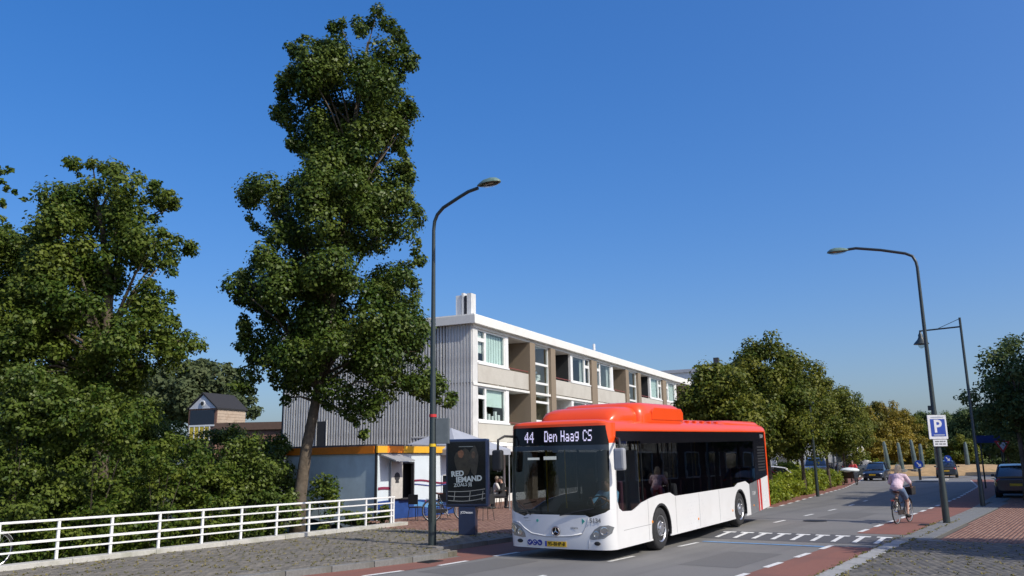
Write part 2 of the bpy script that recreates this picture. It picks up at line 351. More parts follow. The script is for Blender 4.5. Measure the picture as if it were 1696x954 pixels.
def paving(parent, poly, ang, z, bl, bw, m, nsingle, mname='brick', gap=0.006, seed=1, bond=True):
    R = np.random.RandomState(seed); c, s = math.cos(ang), math.sin(ang)
    P = np.array(poly); q = np.stack([P[:, 0]*c+P[:, 1]*s, -P[:, 0]*s+P[:, 1]*c], 1)
    a0, b0 = q.min(0); a1, b1 = q.max(0)
    A, B = np.meshgrid(np.arange(a0, a1, bl), np.arange(b0, b1, bw), indexing='ij')
    if bond: A = A + (np.arange(A.shape[1]) % 2)[None, :]*bl/2
    A = A.ravel(); B = B.ravel(); X = A*c-B*s; Y = A*s+B*c
    k = inpoly(X, Y, poly)
    px = CX + FPX*X/np.maximum(Y, 0.1); k &= (Y > 13.0) & (px > -120) & (px < 1850)
    X, Y = X[k], Y[k]; order = np.argsort(X*X+Y*Y); X, Y = X[order], Y[order]; n = len(X)
    dz = R.uniform(-0.002, 0.002, n); T = np.clip(R.normal(0.4, 0.3, n), 0, 1); rot = R.normal(0, 0.012, n) + ang
    hx, hy = (bl-gap)/2, (bw-gap)/2
    ns = min(nsingle, n); protos = []
    for t in np.linspace(0, 1, 6) if ns else []:
        b = MB().box(-hx, hx, -hy, hy, -0.05, 0).mesh(mname, m, bevel=0.004)
        at_ = b.attributes.new('tint', 'FLOAT', 'FACE'); at_.data.foreach_set('value', [float(t)]*len(b.polygons)); protos.append(b)
    for i in range(ns):
        o = bpy.data.objects.new(mname, protos[int(round(T[i]*5))]); COL.objects.link(o); o.parent = parent
        o.location = (X[i], Y[i], z+dz[i]); o.rotation_euler = (0, 0, rot[i])
    X, Y, dz, T, rot = X[ns:], Y[ns:], dz[ns:], T[ns:], rot[ns:]; n = len(X)
    if n == 0: return
    cr, sr = np.cos(rot), np.sin(rot); V = np.zeros((n, 8, 3))
    for j, (sx, sy, top) in enumerate([(-1, -1, 1), (1, -1, 1), (1, 1, 1), (-1, 1, 1), (-1, -1, 0), (1, -1, 0), (1, 1, 0), (-1, 1, 0)]):
        e = 0.0 if top else 0.004
        lx, ly = sx*(hx+e), sy*(hy+e)
        V[:, j, 0] = X+lx*cr-ly*sr; V[:, j, 1] = Y+lx*sr+ly*cr; V[:, j, 2] = z+dz-(0 if top else 0.03)
    F = np.array([(0, 1, 2, 3), (0, 4, 5, 1), (1, 5, 6, 2), (2, 6, 7, 3), (3, 7, 4, 0)])
    F = (np.arange(n)[:, None, None]*8+F[None]).reshape(-1, 4)
    o = npmesh('brick_field', V.reshape(-1, 3), F, m, parent, np.repeat(T, 5)); tag(o, kind='stuff')
in_r = lambda u0, u1, d0, d1: P2(edge(KR, u0, u1, d0) + [(u1, d1), (u0, d1)])
m_brickd = mat('dark_clinker', (0.085, 0.082, 0.076), 0.85, var=0.22, scale=18, bump=0.2, tint=(0.15, 0.138, 0.118))
paving(pav_r, in_r(2, 22.3, 0.37, 9.0), RA+0.0, ZP, 0.205, 0.10, m_brickd, 300, seed=2)
paving(pav_r, in_r(22.3, 46, 0.86, 9.0), PI/2-RA, ZP, 0.205, 0.10, m_brickr, 0, seed=3)
paving(pav_r, P2(edge(KR, 22.3, 46, 0.25) + edge(KR, 22.3, 46, 0.85)[::-1]), PI/2-RA, ZP, 0.30, 0.30, m_tile, 200, 'paving_tile', seed=4)
lpoly = [tuple(p) for p in pl_poly]
def clip_u(poly, u0, keep_less):
    out = []; n = len(poly)
    f = lambda p: (RD.x*p[0]+RD.y*p[1]-u0)*(1 if keep_less else -1)
    for i in range(n):
        a, bq = poly[i], poly[(i+1) % n]; fa, fb = f(a), f(bq)
        if fa <= 0: out.append(a)
        if fa*fb < 0: t = fa/(fa-fb); out.append((a[0]+(bq[0]-a[0])*t, a[1]+(bq[1]-a[1])*t))
    return out
paving(pav_l, clip_u(lpoly, 19.6, True), PI/2-RA, ZP, 0.205, 0.10, m_brickg, 300, seed=5)
paving(pav_l, clip_u(clip_u(lpoly, 19.6, False), 44, True), PI/2-RA, ZP, 0.205, 0.10, m_brickr, 0, seed=6)
# parking bay and car park surfaces
tag(sheet('parking_bay', P2([(45.8, -5.1), (66, -6.0), (66, -3.0), (45.8, -2.6)]), 0.085, m_ramp), kind='structure')
tag(sheet('car_park', P2([(36, -26), (36, -16.2), (60, -19.2), (76, -22.5), (76, -40), (60, -30)]), 0.06, m_brickr, thick=0.1), kind='structure')
# weeds and fallen leaves in the joints
def weeds(name, n, sampler, seed, lab):
    R = np.random.RandomState(seed); V = []; T = []
    for _ in range(n):
        p = sampler(R); tl = R.rand()
        for k in range(R.randint(3, 8)):
            a = R.rand()*6.28; l = R.uniform(0.012, 0.045); w = 0.008; q = p + np.array([math.cos(a), math.sin(a)])*R.rand()*0.04; t2 = R.rand()*6.28
            d = np.array([math.cos(t2), math.sin(t2)])*l; e = np.array([-math.sin(t2), math.cos(t2)])*w
            h = R.uniform(0.004, 0.03)
            V += [(q[0]-e[0], q[1]-e[1], ZP+0.002), (q[0]+e[0], q[1]+e[1], ZP+0.002), (q[0]+d[0]+e[0], q[1]+d[1]+e[1], ZP+h), (q[0]+d[0]-e[0], q[1]+d[1]-e[1], ZP+h)]
            T.append(tl)
    V = np.array(V); F = np.arange(len(V)).reshape(-1, 4)
    tag(npmesh(name, V, F, leafmat('weed', (0.10, 0.11, 0.03), (0.30, 0.24, 0.07), 0.2, 0.7), None, np.array(T)), lab, 'weeds', kind='stuff')
def sr(R):
    u = R.uniform(10, 22); v = R.uniform(-4.0, 6); 
    u = round(u/0.205)*0.205; return np.array(uv(u, v).xy)
weeds('pavement_weeds', 1500, sr, 3, 'yellowish weeds and leaf litter in the joints of the grey right pavement')
def sl(R):
    while True:
        u = R.uniform(6, 20); v = R.uniform(-19, -12.6); p = uv(u, v)
        if inpoly(np.array([p.x]), np.array([p.y]), lpoly)[0]: return np.array(p.xy)
weeds('pavement_weeds', 1300, sl, 4, 'yellowish weeds and leaf litter in the joints of the left bridge pavement')
def sk(R):
    u = R.uniform(8, 30); return np.array(uv(u, interp(u, KR)+R.choice([0.0, 0.38])+R.normal(0, 0.03)).xy)
weeds('kerb_weeds', 350, sk, 5, 'weeds growing along the light kerb on the right')
# ------------------------------------------------------------------ apartment building
m_conc = mat('exposed_aggregate', (0.50, 0.475, 0.42), 0.9, var=0.16, scale=40, bump=0.35, stain=((0.36, 0.33, 0.28), 0.9, 0.5, 0.25, 0.5))
m_wp = mat('white_render', (0.74, 0.73, 0.69), 0.7, var=0.05, scale=8, stain=((0.5, 0.49, 0.45), 0.8, 0.55, 0.25, 0.4))
m_wf = mat('white_frame', (0.78, 0.78, 0.76), 0.4, var=0.04)
m_pier = mat('brown_pebble', (0.24, 0.19, 0.135), 0.9, var=0.25, scale=50, bump=0.4)
m_core = mat('loggia_wall', (0.26, 0.22, 0.17), 0.85, var=0.15, scale=10)
m_clad = mat('grey_cladding', (0.66, 0.66, 0.64), 0.55, var=0.08, scale=3, stain=((0.36, 0.36, 0.36), 0.5, 0.48, 0.3, 0.6), streak=((0.38, 0.37, 0.36), 0, 3, 3, 0.52, 0.2, 0.5))
m_gap = mat('dark_gap', (0.035, 0.035, 0.04), 0.8)
m_curt = mat('pale_blind', (0.66, 0.76, 0.71), 0.8, var=0.06, scale=2)
m_curt2 = mat('white_curtain', (0.66, 0.68, 0.66), 0.85, var=0.1, scale=6)
m_dark = mat('dark_room', (0.03, 0.032, 0.035), 0.9)
m_wglass = glass('window_glass', (0.90, 0.94, 0.93), 1.7)
m_redrail = mat('red_rail', (0.25, 0.06, 0.05), 0.5)
m_alu = mat('aluminium', (0.6, 0.6, 0.6), 0.35, 0.8, var=0.04)
FA = math.radians(26)
# local frame: x along the facade (away from the photographer), y into the street, z up
apt = thing('apartment_building', 'long white three-storey flats with grey ribbed end wall and loggias', 'building', (-1.95, 40.0, 0.0), PI/2-FA)
FL = 40.6; DEP = 11.6
MB().box(0.12, FL-0.1, 1.35, DEP-0.1, 0.0, 8.95).build('core_wall', m_core, apt)
_ap = apt
def Y_(y): return y        # y>0 goes into the building: local +y is left of +x
b = MB(); b.box(-0.25, FL+0.2, -0.28, DEP, 8.62, 9.02); b.box(-0.2, FL+0.1, -0.22, DEP-0.1, 9.02, 9.08)
b.build('roof_edge', m_wp, apt)
MB().box(0.0, FL, -0.06, 1.36, 8.47, 8.618).build('top_slab', m_wp, apt)
MB().box(0.0, FL, -0.06, 1.36, 5.68, 5.80).build('floor_slab', m_wp, apt)
MB().box(0.0, FL, -0.06, 1.36, 2.85, 3.02).build('floor_slab', m_wp, apt)
MB().box(0.0, 0.50, -0.02, 1.36, 0.0, 8.47).build('corner_pier', m_clad, apt)
def window(x0, x1, z0, z1, mirror, style):
    w = MB(); t = 0.09
    def fr(a, c, e, f, th=t):
        w.box(a, c, 0.04, 0.14, e, e+th); w.box(a, c, 0.04, 0.14, f-th, f); w.box(a, a+th, 0.04, 0.14, e+th, f-th); w.box(c-th, c, 0.04, 0.14, e+th, f-th)
    xs = x0 + 0.85 if not mirror else x1 - 0.85
    big = (xs, x1-0.35) if not mirror else (x0+0.35, xs); sm = (x0, xs) if not mirror else (xs, x1)
    fr(*big, z0, z1); fr(*sm, z0, z1-0.5, 0.1); fr(*sm, z1-0.5, z1, 0.08)
    if not mirror: w.box(x1-0.35, x1, 0.0, 0.16, z0, z1)
    else: w.box(x0, x0+0.35, 0.0, 0.16, z0, z1)
    w.box(x0-0.02, x1+0.02, -0.05, 0.15, z0-0.09, z0-0.004)
    wo = w.build('window', m_wf, apt)
    for (a, c, e, f) in ((big[0]+t, big[1]-t, z0+t, z1-t), (sm[0]+0.1, sm[1]-0.1, z0+0.1, z1-0.6), (sm[0]+0.08, sm[1]-0.08, z1-0.42, z1-0.08)):
        MB().box(a, c, 0.085, 0.095, e, f).build('pane', m_wglass, wo)
    # bay box behind the glass
    bb = MB(); bb.box(x0, x1, 1.2, 1.34, z0, z1); bb.box(x0, x0+0.05, 0.15, 1.2, z0, z1); bb.box(x1-0.05, x1, 0.15, 1.2, z0, z1)
    bb.build('room_lining', m_dark if style != 1 else m_curt2, wo)
    if style == 0:      # pale vertical blinds
        c = MB(); k = int((big[1]-big[0])/0.14)
        for i in range(k):
            xx = big[0]+0.1+i*0.14; c.box(xx, xx+0.128, 0.2+0.02*(i % 2), 0.215+0.02*(i % 2), z0+random.choice([0.12, 0.14]), z1-0.1)
        c.build('blind', m_curt, wo)
        c = MB(); c.box(sm[0]+0.1, sm[1]-0.1, 0.2, 0.22, z0+0.5, z1-0.1); c.build('blind', m_curt2, wo)
    elif style == 2:    # half drawn roller blind and things on the sill
        MB().box(big[0]+0.1, big[1]-0.1, 0.2, 0.22, z0+(z1-z0)*0.45, z1-0.08).build('blind', m_curt, wo)
        c = MB()
        for i in range(5): xx = big[0]+0.25+i*(big[1]-big[0]-0.4)/5; c.box(xx, xx+0.2, 0.2, 0.3, z0+0.1, z0+random.uniform(0.3, 0.6))
        c.build('sill_object', m_curt2, wo)
    else:
        for a, c2 in ((big[0]+0.1, big[0]+0.45), (big[1]-0.45, big[1]-0.1)):
            c = MB()
            for i in range(5): c.box(a+i*0.07, a+i*0.07+0.065, 0.22+0.03*(i % 2), 0.24+0.03*(i % 2), z0+0.1, z1-0.1)
            c.build('curtain', m_curt2, wo)
def loggia(x0, x1, z0, z1, mirror):
    d = MB()      # door and window in the back wall of the loggia
    xd = x0+0.15 if mirror else x1-1.15
    for a, c, e, f in ((xd, xd+1.0, z0, z1-0.15), (xd-1.05 if not mirror else xd+1.05, xd-0.05 if not mirror else xd+2.05, z0+0.7, z1-0.15)):
        d.box(a, c, 1.27, 1.345, f-0.08, f); d.box(a, c, 1.27, 1.345, e, e+0.08); d.box(a, a+0.08, 1.27, 1.345, e+0.08, f-0.08); d.box(c-0.08, c, 1.27, 1.345, e+0.08, f-0.08)
    do = d.build('balcony_door', m_wf, apt)
    MB().box(xd+0.08, xd+0.92, 1.30, 1.31, z0+0.08, z1-0.23).build('pane', m_wglass, do)
    r = MB(); r.tube([(x0, 0.02, z0+0.98), (x1, 0.02, z0+0.98)], 0.022, 6)
    for i in range(4): xx = x0+0.1+i*(x1-x0-0.2)/3; r.tube([(xx, 0.02, z0+0.90), (xx, 0.02, z0+0.98)], 0.012, 5)
    r.build('balcony_rail', m_redrail, apt)
k = 0
for m0 in (0.0, 16.3, 32.65):
    for (zs, zh) in ((6.82, 8.46), (4.0, 5.67)):
        zp = zs-0.95
        def par(a, c): MB().box(a, c, -0.02, 0.12, zp+0.0, zs-0.10).build('parapet_panel', m_conc, apt)
        if m0+6.3 < FL:
            window(m0+0.55, m0+3.9, zs, zh, False, (0, 2, 1, 3, 0, 2)[k % 6]); loggia(m0+3.95, m0+6.3, zp, zh, False); par(m0+0.52, m0+6.3)
        if m0+15.8 < FL:
            loggia(m0+9.87, m0+12.4, zp, zh, True); window(m0+12.45, m0+15.75, zs, zh, True, (3, 1, 0, 2, 1, 3)[k % 6]); par(m0+9.87, m0+15.78)
        k += 1
    if m0+6.3 < FL:
        MB().box(m0+6.32, m0+7.0, -0.12, 1.36, 0, 8.47).build('pier', m_pier, apt)
    if m0+15.8 < FL:
        MB().box(m0+9.18, m0+9.85, -0.12, 1.36, 0, 8.47).build('pier', m_pier, apt)
        MB().box(m0+15.82, m0+16.8, -0.10, 1.36, 3.02, 8.47).build('pier', m_pier, apt)
        s = MB(); a, c = m0+7.02, m0+9.16; zz = [3.1, 4.25, 5.3, 6.35, 7.42, 8.45]
        s.box(a, a+0.07, 0.05, 0.17, 3.05, 8.46); s.box(c-0.07, c, 0.05, 0.17, 3.05, 8.46)
        for z in zz: s.box(a+0.07, c-0.07, 0.05, 0.17, z-0.06, z+0.06)
        so = s.build('stair_window', m_wf, apt)
        for z, z2 in zip(zz, zz[1:]): MB().box(a+0.07, c-0.07, 0.10, 0.11, z+0.06, z2-0.06).build('pane', m_wglass, so)
        st = MB()
        for i in range(9): st.prism([(a+0.1+i*0.21, 5.4+i*0.17), (a+0.31+i*0.21, 5.4+i*0.17), (a+0.31+i*0.21, 5.57+i*0.17), (a+0.1+i*0.21, 5.57+i*0.17)], 'xz', 0.5, 1.3)
        for i in range(9): st.box(a+0.1+i*0.21, a+0.31+i*0.21, 0.5, 1.3, 8.0-i*0.17, 8.1-i*0.17)
        st.build('stair_flight', m_curt2, so)
# shop floor
sh = MB()
for a in np.arange(0.6, FL-3, 3.3): sh.box(a, a+0.08, 0.3, 0.42, 0.12, 2.6)
sh.box(0.5, FL, 0.3, 0.42, 2.55, 2.85); sh.box(0.5, FL, 0.3, 0.42, 0.1, 0.5)
so = sh.build('shop_front', m_wf, apt); MB().box(0.5, FL, 0.36, 0.37, 0.5, 2.55).build('shop_glass', glass('shop_glass', (0.35, 0.42, 0.42), 1.5), so)
MB().box(0.6, FL, -1.5, -0.07, 2.55, 2.78).build('shop_canopy', m_wp, apt)
MB().box(2.2, 6.6, -1.62, -1.52, 2.82, 3.45).build('shop_sign', mat('turquoise_sign', (0.16, 0.52, 0.52), 0.5), apt)
# ribbed end wall (faces the photographer): panels one by one
MB().box(0.04, 0.12, 0.0, DEP, 0.0, 8.62).build('end_wall', m_gap, apt)
per = 0.166; np_ = int((DEP-0.1)/per); me = MB().box(-0.05, 0.04, 0, 0.088, 2.7, 8.60).mesh('cladding_panel', m_clad)
for i in range(np_):
    o = bpy.data.objects.new('cladding_panel', me); COL.objects.link(o); o.parent = apt; o.location = (random.uniform(-0.004, 0.004), 0.03+i*per, 0)
MB().box(-0.034, 0.05, 0.02, DEP, 5.78, 5.80).build('flashing', m_gap, apt)
MB().box(-0.02, 0.05, 0.0, DEP, 0.0, 2.68).build('plinth_wall', mat('plinth', (0.33, 0.32, 0.30), 0.9), apt)
w = MB(); w.box(-0.07, -0.035, 8.55, 9.15, 2.75, 4.25); wo = w.build('end_window', m_dark, apt)
w = MB(); w.box(-0.09, -0.034, 8.5, 8.55, 2.7, 4.3); w.box(-0.09, -0.034, 9.15, 9.2, 2.7, 4.3); w.box(-0.1, -0.034, 8.45, 9.25, 2.6, 2.7); w.build('frame', m_clad, wo)
w = MB()
for i in range(5): w.box(-0.06, -0.033, 1.9+i*0.28, 1.93+i*0.28, 2.7, 3.25)
w.box(-0.07, -0.034, 1.8, 3.3, 3.25, 3.33); w.box(-0.06, -0.033, 1.8, 3.3, 2.95, 2.98); w.build('vent_grille', m_clad, apt)
c = MB()      # ventilation stack of round-edged pipes on the roof
c.box(2.0, 2.5, 1.15, 1.40, 9.05, 10.60); c.box(2.05, 2.5, 1.62, 1.74, 9.05, 10.66); c.box(2.12, 2.45, 1.80, 2.12, 9.05, 10.56); c.box(2.2, 2.6, 1.40, 1.62, 9.05, 10.45)
co = c.build('chimney', m_clad, apt); MB().lathe([(0.09, 9.06), (0.09, 10.5)], (2.12, 1.51, 0), n=12).build('flue_pipe', m_gap, co)
c = MB(); c.tube([(22, 2, 9.05), (22, 2, 10.4)], 0.05, 8); c.tube([(22, 2, 9.9), (22, 2, 10.35)], 0.10, 8); c.build('roof_vent', m_clad, apt)

def house(name, label, loc, rz, L, D, H, ridge, wall, roofm, wins, cat='house', grp=None):
    """L along x, D along y, gable ends at the x ends when ridge>0"""
    t = thing(name, label, cat, loc, rz, grp)
    if ridge: MB().prism([(0, 0), (D, 0), (D, H), (D/2, H+ridge), (0, H)], 'yz', 0, L).build('wall', wall, t)
    else: MB().box(0, L, 0, D, 0, H).build('wall', wall, t)
    if ridge:
        r = MB(); e = 0.25; sl = ridge/(D/2)
        r.prism([(-e, H-e*sl), (D/2, H+ridge), (D+e, H-e*sl), (D+e, H-e*sl+0.14), (D/2, H+ridge+0.16), (-e, H-e*sl+0.14)], 'yz', -0.2, L+0.2); r.build('roof', roofm, t)
    else:
        MB().box(-0.15, L+0.15, -0.15, D+0.15, H, H+0.3).build('roof', roofm, t)
    for (face, a, c, z0, z1) in wins:
        f = MB(); th = 0.08
        def bx(a0, a1, q0, q1, e0, e1):
            if face == 'f': f.box(a0, a1, -q1, -q0, e0, e1)
            elif face == 'r': f.box(L+q0, L+q1, a0, a1, e0, e1)
            else: f.box(-q1, -q0, a0, a1, e0, e1)
        bx(a, c, 0.005, 0.08, z0, z0+th); bx(a, c, 0.005, 0.08, z1-th, z1); bx(a, a+th, 0.005, 0.08, z0+th, z1-th); bx(c-th, c, 0.005, 0.08, z0+th, z1-th)
        wo = f.build('window', m_wf, t); f = MB(); bx(a+th, c-th, 0.004, 0.03, z0+th, z1-th); f.build('pane', mat('house_pane', (0.05, 0.06, 0.07), 0.08, spec=0.8), wo)
    return t
m_tilr = mat('dark_roof_tiles', (0.022, 0.021, 0.022), 0.8, var=0.2, scale=12, bump=0.3)
m_timb = mat('pale_timber', (0.46, 0.36, 0.27), 0.75, var=0.12, scale=5, stain=((0.36, 0.26, 0.18), 2, 0.5, 0.2, 0.6))
m_brk = mat('brown_brick', (0.22, 0.12, 0.085), 0.9, var=0.25, scale=14, bump=0.3)
# small gabled house above the trees on the left
p = at(311, 712, 72.0)
sh = thing('small_house', 'small gabled timber-clad house with black roof and yellow blinds above the bushes', 'house', (p.x, 72.0, 0), math.radians(-22))
# local: x to the right along the gable, y away
gw = 3.0; H1, H2 = 6.85, 8.05; LN = 3.6
MB().prism([(0, 0), (gw, 0), (gw, H1), (gw/2, H2), (0, H1)], 'xz', 0, LN).build('wall', m_brk, sh)
for i in range(12): MB().box(gw+0.01, gw+0.035, 0.05, LN-0.05, 4.0+i*0.24, 4.225+i*0.24).build('board', m_timb, sh)
r = MB(); r.prism([(-0.12, H1-0.1), (gw/2, H2+0.02), (gw+0.12, H1-0.1), (gw+0.12, H1+0.03), (gw/2, H2+0.17), (-0.12, H1+0.03)], 'xz', -0.15, LN+0.15); r.build('roof', m_tilr, sh)
MB().prism([(0.05, H1), (gw-0.05, H1), (gw/2, H2-0.06)], 'xz', -0.06, -0.004).build('gable_board', mat('pale_grey_board', (0.55, 0.56, 0.6), 0.6), sh)
o = MB().lathe([(0.26, -0.03), (0.26, 0.03)], (gw/2, -0.09, H1+0.42), 'y', 18).build('round_window', m_wf, sh); MB().lathe([(0.17, -0.03), (0.17, 0.01)], (gw/2, -0.13, H1+0.42), 'y', 16).build('pane', m_dark, o)
MB().box(0.22, gw-0.22, -0.05, -0.004, H1-1.35, H1-0.12).build('upper_window', mat('navy_pane', (0.02, 0.028, 0.045), 0.2), sh)
w = MB(); w.box(0.15, gw-0.15, -0.07, -0.004, H1-1.5, H1-1.36); w.box(0.15, gw-0.15, -0.07, -0.004, H1-2.7, H1-2.6)
for i in range(5): w.box(0.15+i*0.54, 0.24+i*0.54, -0.07, -0.004, H1-2.6, H1-1.5)
lw = w.build('lower_window', m_wf, sh)
for i in range(4): MB().box(0.25+i*0.54, 0.68+i*0.54, -0.05, -0.003, H1-2.6, H1-1.5).build('blind', mat('yellow_blind', (0.62, 0.47, 0.05), 0.7), lw)
p0 = at(362, 702, 58.0)
t = thing('low_shed', 'low brown flat-roofed shed seen between the big tree and small house', 'shed', (p0.x, 58.0, 0), math.radians(-8))
MB().box(0, 5.6, 0, 5, 0, p0.z-0.45).build('wall', m_brk, t)
MB().box(-0.2, 5.8, -0.2, 5.2, p0.z-0.45, p0.z+0.05).build('roof_edge', mat('brown_fascia', (0.12, 0.075, 0.055), 0.8), t)
# far buildings
p = at(1118, 640, 84.0)
t = house('white_block', 'white block of flats just beyond the end of the long flats', (p.x-3, 84, 0), math.radians(-26), 9.0, 9.0, 10.4, 0, m_wp, mat('roof_grey', (0.4, 0.41, 0.43), 0.7),
      [('f', 1+i*2.6, 2.9+i*2.6, z, z+1.5) for i in range(3) for z in (1.2, 4.2, 7.2)], 'building')
o = MB().box(6.5, 7.0, 2, 2.5, 10.7, 11.9).build('chimney', m_gap, t)
t = house('terraced_house', 'pale terraced houses glimpsed behind the row of street trees', (19.0, 96.0, 0), math.radians(-28), 18.0, 8.0, 5.2, 2.4, m_wp, m_tilr,
      [('f', 1+i*3, 2.6+i*3, z, z+1.4) for i in range(6) for z in (0.9, 3.4)])
t = house('corner_house', 'light blue house with white trim behind the right-hand trees', (49.0, 78.0, 0), math.radians(-52), 12.0, 8.0, 5.6, 2.6, mat('pale_blue_render', (0.42, 0.5, 0.6), 0.8), m_tilr,
      [('f', 0.8+i*2.7, 2.4+i*2.7, z, z+1.5) for i in range(4) for z in (0.8, 3.5)] + [('l', 1+i*2.5, 2.6+i*2.5, z, z+1.5) for i in range(3) for z in (0.8, 3.5)])

# brick flats along the right pavement, just outside the picture; they shade the road and mirror in the bus windows
p = uv(36.6, 0.6); bf = house('brick_flats', 'long brown brick flats on the right, out of view, shading the far road', (p.x, p.y, 0.1), -(RA-math.radians(5.6)), 9.0, 36.0, 8.7, 0, m_brk, mat('roof_grey', (0.4, 0.41, 0.43), 0.7),
      [('l', 1.0+k*3.2, 3.0+k*3.2, z, z+1.5) for k in range(11) for z in (0.9, 3.7, 6.5)] + [('f', 1.2+k*2.6, 2.6+k*2.6, z, z+1.4) for k in range(3) for z in (0.9, 3.7, 6.5)], 'building')
MB().box(0.3, 1.0, 8.6, 9.3, 9.0, 10.9).build('chimney', m_brk, bf)

# ------------------------------------------------------------------ kiosk
m_kb = mat('kiosk_blue_grey', (0.56, 0.68, 0.72), 0.5, var=0.08, scale=2, stain=((0.42, 0.50, 0.52), 1.4, 0.5, 0.25, 0.6))
m_kw = mat('kiosk_pale_blue', (0.62, 0.69, 0.74), 0.4, var=0.05, scale=2)
m_or = mat('kiosk_orange', (0.80, 0.23, 0.02), 0.45, var=0.08)
m_ye = mat('kiosk_yellow', (0.75, 0.40, 0.03), 0.45, var=0.08)
KA = math.radians(36)
# local x along the lit street side (to the right, away), y into the kiosk (left, away)
kio = thing('snack_kiosk', 'pale blue snack kiosk with orange fascia behind the end of the white railing', 'kiosk', (-4.85, 30.15, ZP), PI/2-KA+0.06)
KL_, KD, KH = 4.6, 4.6, 2.62
MB().box(0.03, 0.08, 0.0, KD, 0.0, 2.33).build('side_wall', m_kb, kio)
MB().box(-0.02, 0.03, -0.02, 0.07, 0.0, KH-0.05).build('corner_post', m_gap, kio)
b = MB(); b.box(0.085, 1.25, 0.02, 0.08, 0, 2.3); b.box(2.05, KL_-0.75, 0.02, 0.08, 0, 2.3); b.box(1.25, 2.05, 0.02, 0.08, 0, 0.72); b.box(1.25, 2.05, 0.02, 0.08, 1.98, 2.3)
b.box(KL_-0.75, KL_-0.3, 0.02, 0.08, 0, 0.75); b.box(KL_-0.75, KL_-0.3, 0.02, 0.08, 1.5, 2.3); b.box(KL_-0.3, KL_, 0.02, 0.08, 0, 2.3); b.build('front_wall', m_kw, kio)
MB().box(0.09, KL_-0.02, KD-0.1, KD-0.03, 0, 2.3).build('back_wall', m_kb, kio); MB().box(KL_-0.06, KL_, 0.09, KD-0.1, 0, 2.3).build('side_wall', m_kb, kio)
MB().box(0.1, KL_-0.08, 0.5, 0.55, 0.0, 2.3).build('inner_wall', m_dark, kio)
MB().box(-0.05, KL_+0.05, -0.05, KD+0.05, KH-0.06, KH).build('roof', mat('roof_felt', (0.12, 0.12, 0.13), 0.9), kio)
MB().box(-0.07, 0.02, 0.08, KD+0.05, 2.30, KH-0.061).build('fascia_board', m_or, kio)
b = MB(); b.box(-0.07, 0.45, -0.10, -0.02, 2.32, KH-0.061); b.box(1.35, KL_+0.06, -0.10, -0.02, 2.32, KH-0.061); b.build('fascia_board', m_ye, kio)
MB().box(0.455, 1.345, -0.095, -0.02, 2.32, KH-0.061).build('fascia_board', m_or, kio)
def wavy(a, c, z, amp, th, m, name, ph=0.0, y=-0.004, base=None, sl=0.0):
    b = MB(); n = 24; top = [(a+(c-a)*i/n, z+sl*i/n+amp*math.sin(ph+i/n*5.2)) for i in range(n+1)]
    bot = [(x, zz-th) for x, zz in top] if base is None else [(a+(c-a)*i/n, base) for i in range(n+1)]
    for i in range(n): b.raw([(*top[i][:1], y, top[i][1]), (top[i+1][0], y, top[i+1][1]), (bot[i+1][0], y, bot[i+1][1]), (bot[i][0], y, bot[i][1]),
                              (top[i][0], 0.021, top[i][1]), (top[i+1][0], 0.021, top[i+1][1]), (bot[i+1][0], 0.021, bot[i+1][1]), (bot[i][0], 0.021, bot[i][1])], [(0, 1, 2, 3), (0, 4, 5, 1), (3, 2, 6, 7)])
    return b.build(name, m, kio)
wavy(0.09, KL_-0.01, 0.62, 0.05, 0, mat('wave_blue', (0.02, 0.06, 0.22), 0.4, var=0.2, scale=4), 'wave_skirt', 0.5, -0.006, 0.01)
wavy(2.07, KL_-0.77, 0.50, 0.06, 0.16, mat('wave_light', (0.10, 0.28, 0.55), 0.4), 'wave_band', 1.4, -0.010)
wavy(0.10, 1.22, 1.12, 0.02, 0.09, mat('stripe_maroon', (0.22, 0.03, 0.07), 0.4), 'wave_stripe', 0.3, -0.004)
wavy(2.07, KL_-0.02, 1.28, 0.07, 0.06, MATS['stripe_maroon'], 'wave_stripe', 1.0, -0.004)
wavy(2.07, KL_-0.02, 1.16, 0.05, 0.035, mat('stripe_blue', (0.06, 0.08, 0.25), 0.4), 'wave_stripe', 2.0, -0.004)
b = MB(); b.box(1.24, 1.30, -0.03, 0.09, 0.72, 2.0); b.box(2.0, 2.06, -0.03, 0.09, 0.72, 2.0); b.box(1.30, 2.0, -0.03, 0.09, 1.94, 2.0); b.box(1.2, 2.1, -0.16, 0.09, 0.68, 0.72)
b.build('hatch_frame', m_gap, kio)
d = MB().cbox((0, 0, 0), (0.62, 0.04, 1.3)).build('hatch_door', mat('door_cream', (0.52, 0.50, 0.46), 0.5), kio); d.location = (0.97, -0.10, 1.36)
e = MB().lathe([(0.15, -0.008), (0.15, 0.0)], (0, -0.021, 0.12), 'y', 16); e.prism([(-0.1, -0.1), (0.1, -0.1), (0.06, 0.1), (-0.06, 0.1)], 'xz', -0.03, -0.0215); e.build('dark_emblem', m_gap, d)
b = MB(); b.prism([(-0.02, 2.28), (-0.02, 2.22), (-0.75, 2.02), (-0.75, 2.06)], 'yz', 0.15, 1.2); b.build('awning_flap', mat('awning_grey', (0.30, 0.31, 0.33), 0.7), kio)
b = MB(); b.box(KL_-0.75, KL_-0.3, -0.005, 0.09, 1.46, 1.5); b.box(KL_-0.8, KL_-0.25, -0.1, 0.09, 0.72, 0.75); b.build('window_frame', m_wf, kio)
